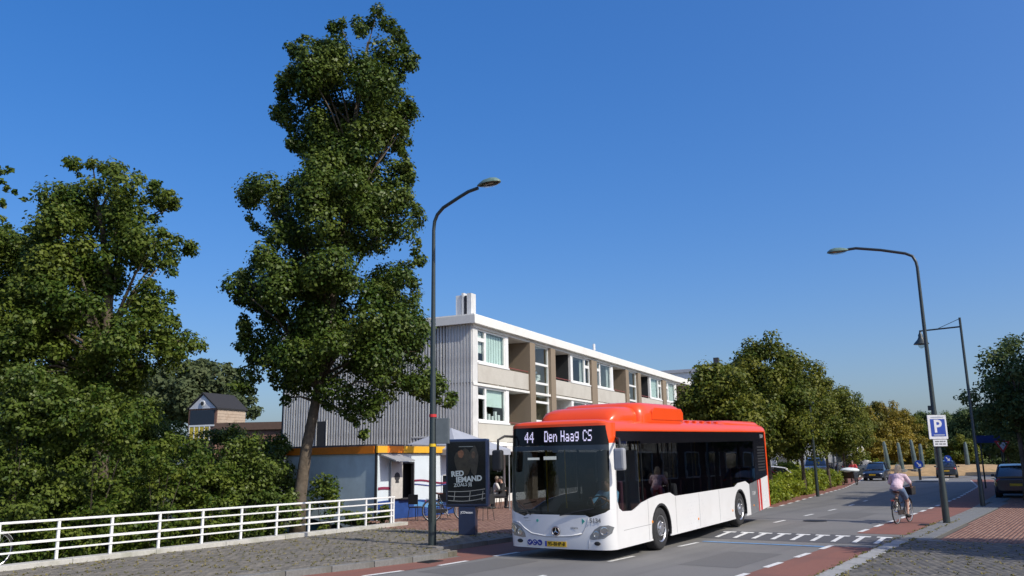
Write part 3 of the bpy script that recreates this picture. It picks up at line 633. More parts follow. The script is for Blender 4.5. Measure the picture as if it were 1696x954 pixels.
# grey tent over the terrace next to the kiosk
tp = thing('party_tent', 'grey peaked canopy tent rising behind the kiosk fascia', 'tent', (-2.6, 35.2, ZP), PI/2-KA)
r = MB(); e = 1.75; z0 = 2.45; r.raw([(-e, -e, z0), (e, -e, z0), (e, e, z0), (-e, e, z0), (0, 0, 3.35), (-e, -e, z0-0.22), (e, -e, z0-0.22), (e, e, z0-0.22), (-e, e, z0-0.22)],
        [(0, 1, 4), (1, 2, 4), (2, 3, 4), (3, 0, 4), (0, 5, 6, 1), (1, 6, 7, 2), (2, 7, 8, 3), (3, 8, 5, 0)])
r.build('canopy', mat('tent_grey', (0.33, 0.35, 0.40), 0.8, var=0.08, scale=2), tp)
for sx in (-1, 1):
    for sy in (-1, 1): MB().tube([(sx*1.7, sy*1.7, 0), (sx*1.7, sy*1.7, z0)], 0.025, 8).build('pole', m_alu, tp)
# ------------------------------------------------------------------ bus
m_bw = mat('bus_white', (0.73, 0.73, 0.725), 0.32, var=0.03, scale=1.2, coat=0.4, stain=((0.60, 0.585, 0.55), 1.1, 0.5, 0.3, 0.45))
m_br = mat('bus_red', (0.80, 0.075, 0.008), 0.3, var=0.03, scale=2, coat=0.25)
m_bd = mat('bus_stripe_red', (0.55, 0.03, 0.02), 0.3, coat=0.5)
m_bg = mat('bus_grey', (0.17, 0.175, 0.185), 0.35, coat=0.4)
m_blk = mat('bus_black', (0.007, 0.007, 0.009), 0.15, var=0.1, spec=0.3)
m_blm = mat('black_plastic', (0.018, 0.018, 0.019), 0.6)
m_rub = mat('rubber', (0.022, 0.022, 0.023), 0.85, var=0.2, scale=20)
m_chr = mat('chrome', (0.75, 0.75, 0.76), 0.15, 1.0, var=0.02)
m_rim = mat('wheel_silver', (0.52, 0.53, 0.55), 0.35, 0.85, var=0.08, scale=12)
m_sgl = glass('bus_side_glass', (0.40, 0.41, 0.42), 1.5)
m_fgl = glass('bus_windscreen', (0.26, 0.285, 0.31), 1.6)
m_amb = mat('amber_lens', (0.75, 0.26, 0.02), 0.2, coat=0.5)
m_lens = glass('clear_lens', (0.85, 0.87, 0.88), 1.5)
m_int = mat('bus_interior', (0.10, 0.10, 0.11), 0.8)
m_seat = mat('bus_seat', (0.09, 0.03, 0.05), 0.9, var=0.3, scale=30)
m_pole = mat('grab_pole', (0.7, 0.45, 0.03), 0.4)
m_led = mat('led_white', (0.80, 0.74, 0.95), 0.5, emit=0.45, var=0.25, scale=9)
m_ink = mat('grey_ink', (0.16, 0.17, 0.18), 0.5)
BA = math.radians(31.93); bp_ = uv(18.55, -10.13)
bus = thing('city_bus', 'white and orange-red city bus with black windows driving towards the camera', 'bus', (bp_.x, bp_.y, 0.0), math.atan2(-math.cos(BA), -math.sin(BA)), ry=math.radians(1.12))
HW = 1.275; ZT = 2.74
def rake(z): return interp(z, [(0.28, 0.03), (0.45, 0.0), (1.0, 0.0), (2.9, 0.13)])
def fx(y, z):
    R = 0.24; a = abs(y); t = min(1.0, max(0.0, (a-(HW-R))/R))
    return 2.78 - 0.11*(y/HW)**2 - R*(1-math.sqrt(max(0, 1-t*t))) - rake(z)
XF = lambda z: 2.78-0.11-0.24-rake(z)
def fpatch(name, poly, m, off=0.0, parent=None, smooth=True, back=0.0):
    bm = bmesh.new(); vs = [bm.verts.new((0, y, z)) for y, z in poly]; bm.faces.new(vs)
    ys = list(np.linspace(-1.0, 1.0, 11)) + [s*(HW-0.24+0.24*math.sin(k*PI/12)) for s in (-1, 1) for k in range(0, 6)]
    zs = np.arange(0.35, 2.95, 0.15)
    for co, no in [((0, y, 0), (0, 1, 0)) for y in ys] + [((0, 0, z), (0, 0, 1)) for z in zs]:
        bmesh.ops.bisect_plane(bm, geom=bm.verts[:]+bm.edges[:]+bm.faces[:], plane_co=co, plane_no=no, dist=1e-5)
    for v in bm.verts:
        y, z = v.co.y, v.co.z; t = max(0, (abs(y)-(HW-0.24))/0.24)
        v.co = Vector((fx(y, z)+off*math.sqrt(max(0, 1-t*t)), y+math.copysign(off*t, y), z))
    if back:
        r = bmesh.ops.extrude_face_region(bm, geom=bm.faces[:])
        for v in [e for e in r['geom'] if isinstance(e, bmesh.types.BMVert)]: v.co.x -= back
    bmesh.ops.recalc_face_normals(bm, faces=bm.faces)
    me = bpy.data.meshes.new(name); bm.to_mesh(me); bm.free(); me.materials.append(m)
    if smooth: me.polygons.foreach_set('use_smooth', [True]*len(me.polygons)); me.set_sharp_from_angle(angle=math.radians(40))
    o = bpy.data.objects.new(name, me); COL.objects.link(o); o.parent = parent or bus; return o
wsb = [(1.21, 1.10), (1.13, 1.04), (0.80, 0.94), (0.70, 0.985), (-0.70, 0.985), (-0.80, 0.94), (-1.13, 1.04), (-1.21, 1.10)]
fpatch('front_panel', [(-HW, 0.28), (HW, 0.28), (HW, 1.10)] + wsb + [(-HW, 1.10)], m_bw)
for s in (1, -1):
    fpatch('windscreen_pillar', [(s*1.21, 1.101), (s*HW, 1.101), (s*HW, 2.47), (s*1.21, 2.47)], m_bw)
    fpatch('roof_corner', [(s*1.21, 2.471), (s*HW, 2.471), (s*HW, 2.90), (s*1.16, 2.90), (s*1.16, 2.80)], m_br)
fpatch('windscreen', wsb + [(-1.208, 2.44), (1.208, 2.44)], m_fgl)
fpatch('windscreen_band', [(-1.208, 2.33), (-0.08, 2.35), (-0.06, 2.29), (0.06, 2.29), (0.08, 2.35), (1.208, 2.33), (1.208, 2.441), (-1.208, 2.441)], mat('frit_band', (0.03, 0.04, 0.055), 0.2), 0.004)
disp = fpatch('destination_display', [(-1.208, 2.442), (1.208, 2.442), (1.158, 2.80), (1.158, 2.845), (-1.158, 2.845), (-1.158, 2.80)], m_blk)
fpatch('brow', [(-1.16, 2.846), (1.16, 2.846), (1.16, 2.90), (-1.16, 2.90)], m_br)
# roof skin and its nose
def rz_(y): return interp(abs(y), [(0, 3.0), (0.9, 2.985), (1.08, 2.955), (1.19, 2.90), (1.25, 2.83), (HW, 2.74)])
ysec = [HW, 1.262, 1.25, 1.225, 1.19, 1.14, 1.08, 0.9, 0.5, 0, -0.5, -0.9, -1.08, -1.14, -1.19, -1.225, -1.25, -1.262, -HW]
b = MB(); b.loft([[(x, y, rz_(y)) for y in ysec] for x in (XF(2.74), 1.5, 0, -3, -6, -8.8, -9.2)] + [[(-9.33, y*0.985, rz_(y)-0.03) for y in ysec]] + [[(-9.37, y*0.97, min(rz_(y)-0.12, 2.8)) for y in ysec]], cap=False, closed=False)
ny = [HW*math.sin(PI/2*i/12) if False else v for i, v in enumerate(np.linspace(-1.25, 1.25, 41))]
b.loft([[(fx(y, 2.9)+0.0, y, 2.9 if abs(y) < 1.19 else rz_(y)) for y in ny], [(fx(y, 2.9)-0.03, y, min(2.945, rz_(y))) for y in ny], [(fx(y, 2.9)-0.12, y, min(2.975, rz_(y))) for y in ny], [(min(XF(2.74), fx(y, 2.9)-0.14), y, rz_(y)) for y in ny]], cap=False, closed=False)
b.build('roof', m_br, bus, smooth='auto')
# side walls
BOT = [(2.36, 1.25), (2.28, 1.10), (2.12, 1.03), (1.62, 1.005), (1.42, 1.05), (1.1, 1.14), (0.6, 1.21), (0.1, 1.25), (-0.62, 1.265), (-0.94, 1.165), (-5.62, 1.145), (-5.95, 1.235), (-6.70, 1.255), (-7.06, 1.15)]
BX = sorted(BOT + [(-9.12, 1.33)])
def zb(x): return interp(x, BX)
def arch(xc, r=0.575, zc=0.46, zbot=0.28, n=14):
    a0 = math.asin((zbot-zc)/r) if zbot < zc else 0
    return [(xc + r*math.cos(t), zc + r*math.sin(t)) for t in np.linspace(a0, PI-a0, n)]
RX = -6.08
low = [(XF(0.3), 0.28)] + [(XF(z), z) for z in (0.5, 1.0, 1.6, 2.1, 2.47)] + [(2.385, 2.47), (2.37, 2.3), (2.36, 1.25)] + BOT[1:] + [(-7.06, 0.25)] + arch(RX, zbot=0.25)[::-1] + arch(0.0, zbot=0.27)[::-1]
for s, nm in ((1, 'side_panel'), (-1, 'side_panel')):
    MB().prism(low, 'xz', s*(HW-0.03), s*HW).build(nm, m_bw, bus)
    for nm2, x0, x1, m_ in (('engine_panel', -7.065, -7.93, m_bg), ('red_stripe', -7.935, -8.33, m_bd), ('rear_panel', -8.335, -9.12, m_bw)):
        zz = lambda x: interp(x, [(-9.3, 0.36), (-7.0, 0.25)])
        MB().prism([(x0, zz(x0)), (x1, zz(x1)), (x1, zb(x1)), (x0, zb(x0))], 'xz', s*(HW-0.03), s*HW).build(nm2, m_, bus)
    MB().prism([(-8.05, 0.30), (-8.12, 0.30), (-8.12, zb(-8.1)-0.01), (-8.05, zb(-8.1)-0.01)], 'xz', s*HW, s*(HW+0.003)).build('pale_stripe', m_bw, bus)
    # cant rail, dark band and window panes
    rr = MB(); rr.prism([(XF(2.47), 2.471), (XF(2.74), ZT+0.01), (-9.2, ZT+0.01), (-9.15, ZT-0.02), (2.28, ZT-0.02), (2.36, 2.62), (2.385, 2.471)], 'xz', s*(HW-0.03), s*HW); rr.build('cant_rail', m_br, bus)
    bn = MB(); bn.prism([(2.355, 2.50), (2.345, 2.62), (2.27, ZT-0.025), (-9.05, ZT-0.025), (-9.07, 2.44), (1.0, 2.44), (0.96, 2.50)], 'xz', s*(HW-0.025), s*(HW-0.004)); bn.build('window_band', m_blk, bus)
    cuts = [2.36, 0.95, -0.72, -2.30, -4.02, -6.1, -7.78, -9.10]
    for a, c in zip(cuts, cuts[1:]):
        a2, c2 = a-0.012, c+0.012; xs = [x for x, z in BX if c2 < x < a2]
        top = 2.437 if a < 2 else 2.497
        poly = [(a2, top), (a2, zb(a2)+0.008)] + [(x, zb(x)+0.008) for x in sorted(xs, reverse=True)] + [(c2, zb(c2)+0.008), (c2, top)]
        if c < -7.8:
            MB().prism(poly, 'xz', s*(HW-0.022), s*(HW-0.004)).build('engine_grille_panel', m_blk, bus)
            g_ = MB()
            for i in range(9): g_.box(-8.95, -8.15, min(s*(HW-0.004), s*(HW+0.006)), max(s*(HW-0.004), s*(HW+0.006)), 1.5+i*0.09, 1.55+i*0.09)
            g_.build('engine_grille', m_blm, bus)
        else: MB().prism(poly, 'xz', s*(HW-0.014), s*(HW-0.006)).build('side_window', m_sgl if a < 2 else glass('bus_cab_glass', (0.72, 0.74, 0.75), 1.5), bus)
    for c in cuts[1:-1]: MB().box(c-0.035, c+0.035, min(s*(HW-0.05), s*(HW-0.016)), max(s*(HW-0.05), s*(HW-0.016)), 1.1, 2.45).build('window_post', m_blm, bus)
    for x in (0.55, -2.47, -5.3, -7.4):
        MB().lathe([(0.035, 0), (0.03, s*0.012)], (x, s*HW, 0.68 if x > 0 else 0.50), 'y', 10).build('side_marker', m_amb, bus)
    # faint panel joints
    j = MB()
    for x in (-0.95, -2.6, -4.2, 0.75): j.box(x-0.006, x+0.006, min(s*HW, s*(HW+0.0015)), max(s*HW, s*(HW+0.0015)), 0.30, zb(x)-0.02)
    j.box(0.62, 2.1, min(s*HW, s*(HW+0.0015)), max(s*HW, s*(HW+0.0015)), 0.63, 0.638); j.build('panel_joint', mat('joint_grey', (0.22, 0.22, 0.23), 0.6), bus)
dots = MB()          # pale dot pattern on the flank
for i in range(16):
    for j in range(7):
        if (i+j) % 2 == 0 and random.random() < 0.95-0.04*i: dots.box(-1.75-i*0.085, -1.785-i*0.085, HW, HW+0.0015, 0.42+j*0.085, 0.45+j*0.085)
tag(dots.build('dot_pattern', mat('dot_grey', (0.62, 0.62, 0.63), 0.5), bus), kind='stuff')
# rear
b = MB(); b.box(-9.36, -9.20, -1.22, 1.22, 0.40, 2.74); b.build('rear_wall', m_br, bus, bevel=0.03)
for s in (1, -1): MB().tube([(-9.22, s*1.2, 0.36), (-9.22, s*1.2, 2.0), (-9.2, s*1.2, 2.72)], 0.078, 12).build('rear_corner', m_br, bus, smooth=True)
for s in (1, -1):
    MB().box(-9.20, -9.115, min(s*1.2, s*(HW-0.001)), max(s*1.2, s*(HW-0.001)), 0.36, 2.735).build('rear_edge', m_br, bus)
# roof equipment
def pod(name, xs, m=m_br):
    """xs: (x, half width, height)"""
    secs = []
    for x, w, h in xs:
        z0 = 2.93; half = [(w, z0), (w, z0+0.35*h), (w-0.03, z0+0.62*h), (w-0.10, z0+0.84*h), (w-0.22, z0+0.96*h), (w*0.5, z0+h)]
        secs.append([(x, y, z) for y, z in half] + [(x, -y, z) for y, z in half[::-1]])
    o = MB().loft(secs).build(name, m, bus, smooth='auto'); return o
pod('gas_tank_cover', [(1.75, 0.86, 0.06), (1.66, 0.93, 0.20), (1.5, 0.98, 0.31), (1.25, 1.0, 0.365), (0.75, 1.0, 0.385), (0.3, 1.0, 0.385)])
po = pod('gas_tank_cover', [(0.52, 1.0, 0.30), (0.46, 1.09, 0.40), (0.34, 1.13, 0.47), (0.1, 1.145, 0.50), (-1.9, 1.145, 0.50), (-2.15, 1.12, 0.46), (-2.33, 1.07, 0.36), (-2.40, 0.98, 0.22)])
for s in (1, -1):
    MB().prism([(-0.05, 3.0), (-2.12, 3.0), (-2.12, 3.2), (-1.98, 3.30), (-0.25, 3.30), (-0.05, 3.2)], 'xz', s*1.13, s*1.162).build('access_hatch', m_br, po, bevel=0.012)
pod('air_conditioner_cover', [(-2.6, 0.75, 0.06), (-2.8, 0.85, 0.13), (-4.9, 0.85, 0.14), (-5.2, 0.75, 0.06)])
pod('rear_cover', [(-5.5, 1.0, 0.05), (-5.75, 1.1, 0.13), (-6.4, 1.12, 0.15), (-8.8, 1.12, 0.15), (-9.15, 1.08, 0.1), (-9.28, 1.0, 0.02)])
for x in (-2.75, -3.3, -3.9, -4.5, -5.1): MB().cbox((x, 1.02, 2.985), (0.12, 0.1, 0.06)).build('roof_lug', m_br, bus, bevel=0.01)
# wheels
def bus_wheel(x, s, steer=0):
    w = MB(); yo = s*(HW-0.02)
    pr = [(0.06, 0.03), (0.10, 0.03), (0.115, 0.0), (0.17, -0.01), (0.19, -0.045), (0.265, -0.06), (0.275, -0.02), (0.30, 0.0), (0.305, -0.05), (0.30, -0.2)]
    w.lathe([(r, yo+s*h) for r, h in pr], (x, 0, 0.485), 'y', 28); o = w.build('wheel', m_rim, bus, smooth='auto')
    MB().lathe([(r, yo+s*h) for r, h in [(0.30, -0.02), (0.32, 0.0), (0.42, 0.0), (0.465, -0.025), (0.485, -0.06), (0.485, -0.26), (0.45, -0.3), (0.30, -0.3)]], (x, 0, 0.485), 'y', 36).build('tyre', m_rub, o, smooth='auto')
    for k in range(10): a = 2*PI*k/10; MB().lathe([(0.02, yo+s*0.0), (0.016, yo+s*0.04)], (x+0.145*math.cos(a), 0, 0.485+0.145*math.sin(a)), 'y', 6).build('wheel_nut', m_chr, o)
    for k in range(8): a = 2*PI*(k+0.5)/8; MB().lathe([(0.028, yo-s*0.058), (0.028, yo-s*0.048)], (x+0.228*math.cos(a), 0, 0.485+0.228*math.sin(a)), 'y', 10).build('rim_hole', m_blm, o)
    l_ = MB(); A = [(x+0.60*math.cos(t), 0.47+0.60*math.sin(t)) for t in np.linspace(-0.2, PI+0.2, 14)]; B = [(x+0.57*math.cos(t), 0.47+0.57*math.sin(t)) for t in np.linspace(PI+0.2, -0.2, 14)]
    l_.prism(A+B, 'xz', s*(HW-0.034), s*(HW-0.6)); l_.box(x-0.56, x+0.56, min(s*(HW-0.6), s*(HW-0.63)), max(s*(HW-0.6), s*(HW-0.63)), 0.2, 1.03); l_.build('wheel_arch', m_blm, bus)
    MB().prism([(x+0.60*math.cos(t), 0.46+0.60*math.sin(t)) for t in np.linspace(-0.25, PI+0.25, 16)] + [(x+0.55*math.cos(t), 0.46+0.55*math.sin(t)) for t in np.linspace(PI+0.25, -0.25, 16)], 'xz', s*(HW-0.0305), s*(HW+0.006)).build('arch_trim', m_blm, bus)
for s in (1, -1):
    bus_wheel(0.0, s); bus_wheel(RX, s)
b = MB(); b.box(-9.1, 2.3, -1.2, 1.2, 0.30, 0.36); b.build('underbody', m_blm, bus)
# interior
b = MB(); b.box(-9.1, 2.35, -1.22, 1.22, 0.37, 0.42); b.build('cabin_floor', m_int, bus)
MB().box(-9.1, 2.0, -1.15, 1.15, 2.60, 2.64).build('ceiling', mat('bus_ceiling', (0.35, 0.36, 0.37), 0.7), bus)
MB().box(-9.1, -7.75, -1.2, 1.2, 0.43, 2.58).build('engine_bay', m_int, bus)
st = MB(); st.box(-0.2, 0.22, -0.42, 0.42, 0.42, 0.52); st.box(-0.28, -0.17, -0.42, -0.02, 0.5, 1.15); st.box(-0.28, -0.17, 0.02, 0.42, 0.5, 1.15)
sm = st.mesh('passenger_seat', m_seat, bevel=0.02)
for i, x in enumerate((0.4, -0.55, -1.45, -2.9, -3.75, -4.6, -5.5, -6.4, -7.3)):
    for s in (1, -1):
        if s < 0 and (x > 0.0 or -3.2 < x < -2.5): continue
        o = bpy.data.objects.new('passenger_seat', sm); COL.objects.link(o); o.parent = bus; o.location = (x, s*0.74, 0.36 if x > -5 else 0.55)
for x, y in ((1.35, -0.5), (0.9, 0.35), (-0.2, -0.35), (-1.0, 0.33), (-2.3, -0.33), (-3.3, 0.33), (-4.2, -0.33), (-5.1, 0.33), (1.35, -1.0)):
    MB().tube([(x, y, 0.42), (x, y, 2.6)], 0.017, 8).build('grab_pole', m_pole, bus)
b = MB(); b.prism([(2.55, 0.45), (2.62, 1.02), (2.42, 1.10), (2.12, 1.08), (2.08, 0.95), (2.2, 0.45)], 'xz', -0.05, 1.15); b.build('dashboard', m_blm, bus, bevel=0.03)
b = MB(); b.prism([(2.58, 0.45), (2.62, 1.0), (2.4, 1.02), (2.3, 0.45)], 'xz', -1.15, -0.06); b.build('dashboard', m_blm, bus, bevel=0.03)
sw = MB(); sw.tube([(0.22*math.cos(t), 0.22*math.sin(t), 0) for t in np.linspace(0, 2*PI, 21)], 0.016, 8); sw.tube([(-0.2, 0, 0), (0.2, 0, 0)], 0.02, 6); sw.tube([(0, 0, 0), (0, 0, -0.3)], 0.03, 8)
sw.xf(Matrix.Translation((2.02, 0.62, 1.22)) @ Matrix.Rotation(math.radians(28), 4, 'Y')); sw.build('steering_wheel', m_blm, bus)
ds = MB(); ds.box(1.25, 1.75, 0.38, 0.88, 0.75, 0.88); ds.box(1.18, 1.30, 0.38, 0.88, 0.88, 1.62); ds.box(1.35, 1.65, 0.48, 0.78, 0.42, 0.75); ds.build('driver_seat', m_seat, bus, bevel=0.03)
b = MB(); b.box(1.02, 1.06, 0.2, 1.2, 0.42, 2.3); b.build('cab_partition', m_int, bus)
b = MB(); b.cbox((2.2, -0.85, 2.16), (0.02, 0.30, 0.05)); b.build('reflection_glow_strip', mat('reflection_glow', (0.8, 0.8, 0.78), 0.5, emit=1.6), bus)  # bright windscreen reflections imitated by two added glowing strips
b = MB(); b.cbox((2.2, -0.42, 2.17), (0.02, 0.32, 0.075)); b.build('reflection_glow_strip', MATS['reflection_glow'], bus)
# wipers, lamps, badges and lettering on the front
for y0, y1, z1 in ((-0.62, -1.02, 1.25), (0.12, 0.9, 1.12)):
    w = MB(); w.tube([(fx(y0, 0.98)+0.03, y0, 0.975), (fx(y1, z1)+0.035, y1, z1)], 0.012, 6)
    dy = 0.5; w.tube([(fx(y1-dy, z1-0.06)+0.03, y1-dy if y1 > 0 else y1, z1-0.08), (fx(y1, z1)+0.03, y1+(0 if y1 > 0 else dy), z1)], 0.012, 6); w.build('wiper', m_blm, bus)
for s in (1, -1):
    hp = [(s*0.78, 0.50), (s*0.86, 0.49), (s*1.10, 0.52), (s*1.225, 0.62), (s*1.255, 0.74), (s*1.18, 0.785), (s*1.02, 0.77), (s*0.90, 0.70), (s*0.80, 0.58)]
    h = fpatch('headlight', hp, mat('lamp_housing', (0.42, 0.43, 0.45), 0.25, 0.7), 0.005)
    for yy, zz, r in ((1.10, 0.665, 0.088), (0.93, 0.60, 0.066)):
        q = MB(); q.lathe([(r, 0.0), (r, 0.012), (r*0.8, 0.014), (r*0.72, 0.004), (r*0.3, 0.002)], (0, 0, 0), 'x', 18)
        q.xf(Matrix.Translation((fx(s*yy, zz)+0.004, s*yy, zz)) @ Matrix.Rotation(s*(0.45 if yy > 1 else 0.15), 4, 'Z')); q.build('reflector', m_chr, h, smooth='auto')
    fpatch('lens', [(y*1.0, z) for y, z in hp], m_lens, 0.022, h)
    q = MB().ell((fx(s*0.94, 0.42)-0.0, s*0.94, 0.415), (0.02, 0.075, 0.042), 14, 8); q.build('fog_light', m_blm, bus, smooth=True)
# bonnet creases
def fline(name, pts, w, m, off=0.004):
    b = MB(); ps = [Vector((fx(y, z)+off, y, z)) for y, z in pts]; b.tube(ps, w, 6); return b.build(name, m, bus, smooth=True)
m_cre = mat('crease_grey', (0.45, 0.46, 0.48), 0.4)
fline('bonnet_crease', [(-1.12, 0.82), (-0.95, 0.80), (-0.80, 0.68), (-0.62, 0.585), (-0.3, 0.545), (0, 0.54), (0.35, 0.56), (0.6, 0.61)], 0.012, m_bw)
fline('bonnet_joint', [(-1.10, 0.80), (-0.95, 0.775), (-0.81, 0.66), (-0.62, 0.565), (-0.3, 0.525), (0, 0.52), (0.35, 0.54), (0.6, 0.59), (0.72, 0.77), (0.77, 0.93)], 0.006, m_cre)
fline('bumper_joint', [(-0.79, 0.50), (-0.74, 0.30)], 0.004, m_cre); fline('bumper_joint', [(0.78, 0.50), (0.73, 0.30)], 0.004, m_cre)
e = MB().lathe([(0.102, 0), (0.102, 0.014), (0.03, 0.018)], (fx(0, 0.66)+0.002, 0, 0.645), 'x', 24).build('front_badge', m_blk, bus, smooth='auto')
st = MB(); st.tube([(fx(0, .645)+0.019, 0.088*math.cos(t), 0.645+0.088*math.sin(t)) for t in np.linspace(0, 2*PI, 25)], 0.009, 6)
for k in range(3):
    a = PI/2+k*2*PI/3; c0 = Vector((fx(0, .645)+0.026, 0, 0.645)); tip = c0+Vector((-0.006, 0.082*math.cos(a), 0.082*math.sin(a))); l = c0+Vector((-0.008, 0.02*math.cos(a+1.05), 0.02*math.sin(a+1.05))); r = c0+Vector((-0.008, 0.02*math.cos(a-1.05), 0.02*math.sin(a-1.05)))
    st.raw([c0, l, tip, r], [(0, 1, 2), (0, 2, 3)])
st.build('star_emblem', m_chr, e)
FM = lambda y, z, dx=0.006: Matrix.Translation((fx(y, z)+dx, y, z)) @ Matrix.Rotation(PI/2, 4, 'Z') @ Matrix.Rotation(PI/2, 4, 'X')
pl = MB().box(fx(0, .38)+0.004, fx(0, .38)+0.014, -0.28, 0.24, 0.325, 0.435).build('number_plate', mat('plate_yellow', (0.72, 0.43, 0.02), 0.5), bus)
text_mesh('plate_text', '95-BHP-8', 0.105, m_blk, pl, FM(0.0, 0.38, 0.016) , bold=0.002)
MB().box(fx(0, .38)+0.0135, fx(0, .38)+0.0155, -0.278, -0.235, 0.327, 0.433).build('plate_band', mat('plate_blue', (0.02, 0.06, 0.4), 0.5), pl)
for k, y in enumerate((-0.68, -0.55, -0.42)):
    d_ = MB().lathe([(0.062, 0), (0.062, 0.003)], (fx(y, 0.40)+0.003, y, 0.395), 'x', 20).build('service_sticker', mat('sticker_blue', (0.02, 0.035, 0.25), 0.4), bus)
    g_ = MB(); X = fx(y, 0.40)+0.0065
    if k == 0: g_.tube([(X, y-0.03, 0.41), (X, y-0.01, 0.375), (X, y+0.03, 0.42)], 0.008, 5)
    elif k == 1: g_.tube([(X, y+0.03*math.cos(t), 0.395+0.03*math.sin(t)) for t in np.linspace(0.3, 5.2, 12)], 0.007, 5)
    else: g_.tube([(X, y-0.03, 0.415), (X, y-0.005, 0.38), (X, y+0.03, 0.385)], 0.008, 5)
    g_.build('sticker_symbol', m_bw, d_)
text_mesh('fleet_number', '5134', 0.125, m_ink, bus, FM(0.92, 0.875, 0.016) @ Matrix.Rotation(math.radians(9), 4, 'Y'), bold=0.003)
text_mesh('model_lettering', 'citaro', 0.075, m_ink, bus, FM(0.44, 0.725))
mat('teal_ink', (0.05, 0.35, 0.28), 0.5)
b = MB(); X_ = fx(-0.75, 0.88)+0.003; b.box(X_, X_+0.003, -0.82, -0.70, 0.895, 0.912); b.build('dark_mark', m_ink, bus)
b = MB(); b.box(X_+0.004, X_+0.008, -0.78, -0.60, 0.845, 0.86); b.build('teal_mark', m_cre, bus)
MB().lathe([(0.03, 0), (0.03, 0.002)], (fx(-0.48, .85)+0.004, -0.46, 0.855), 'x', 12).build('teal_dot', MATS['teal_ink'], bus)
MB().prism([(0.62, 0.80), (0.62, 0.92), (0.69, 0.86)], 'yz', fx(0.65, .86)+0.002, fx(0.65, .86)+0.005).build('teal_arrow', MATS['teal_ink'], bus)
# dot matrix line number and destination
G = {'4': ['00010', '00110', '01010', '10010', '11111', '00010', '00010'], 'D': ['11110', '10001', '10001', '10001', '10001', '10001', '11110'], 'e': ['00000', '00000', '01110', '10001', '11111', '10000', '01110'],
     'n': ['00000', '00000', '10110', '11001', '10001', '10001', '10001'], 'H': ['10001', '10001', '10001', '11111', '10001', '10001', '10001'], 'a': ['00000', '00000', '01110', '00001', '01111', '10001', '01111'],
     'g': ['00000', '01111', '10001', '10001', '01111', '00001', '01110'], 'C': ['01110', '10001', '10000', '10000', '10000', '10001', '01110'], 'S': ['01111', '10000', '10000', '01110', '00001', '00001', '11110'], ' ': ['000']*7}
def led(txt, y0, z0, pw, ph):
    y = y0
    for ch in txt:
        gl = G[ch]; b = MB()
        for r_, row in enumerate(gl):
            for c_, bit in enumerate(row):
                if bit == '1':
                    zz = z0-(r_)*ph; yy = y+c_*pw; xx = fx(yy, zz)+0.006; b.cbox((xx, yy, zz), (0.004, pw*0.92, ph*0.93))
        y += (len(gl[0])+1.1)*pw
        if b.v: b.build('display_character', m_led, disp)
led('44', -0.80, 2.735, 0.0225, 0.034); led('Den Haag CS', -0.27, 2.745, 0.0185, 0.034)
# mirrors
def mirror(c, s, arm, mm):
    h = MB().cbox(c, (0.16, 0.24, 0.46)).build('mirror', mm, bus, bevel=0.05)
    MB().cbox((c[0]-0.082, c[1], c[2]), (0.006, 0.19, 0.38)).build('mirror_glass', m_chr, h)
    MB().tube(arm, 0.028, 8).build('mirror_arm', m_blm, h, smooth=True)
mirror((2.62, 1.50, 2.13), 1, [(2.25, 1.24, 2.58), (2.45, 1.42, 2.55), (2.6, 1.5, 2.45), (2.62, 1.5, 2.3)], mat('mirror_grey', (0.30, 0.31, 0.33), 0.4))
mirror((2.95, -1.33, 2.15), -1, [(2.45, -1.10, 2.66), (2.75, -1.27, 2.68), (2.93, -1.33, 2.6), (2.95, -1.33, 2.3)], m_blm)
text_mesh('fleet_number', '5134', 0.16, mat('pale_ink', (0.5, 0.5, 0.52), 0.5), bus, Matrix.Translation((-8.75, HW+0.0, 2.58)) @ Matrix.Rotation(PI, 4, 'Z') @ Matrix.Rotation(PI/2, 4, 'X'))
text_mesh('side_number', '5134', 0.16, m_bw, bus, Matrix.Translation((-7.48, HW+0.002, 0.86)) @ Matrix.Rotation(PI, 4, 'Z') @ Matrix.Rotation(PI/2, 4, 'X'))
b = MB()
for i in range(3):
    for z in (0.72, 0.52): b.box(-8.55-i*0.16, -8.67-i*0.16, HW, HW+0.002, z, z+0.10)
b.build('rear_notice', MATS['dot_grey'], bus)
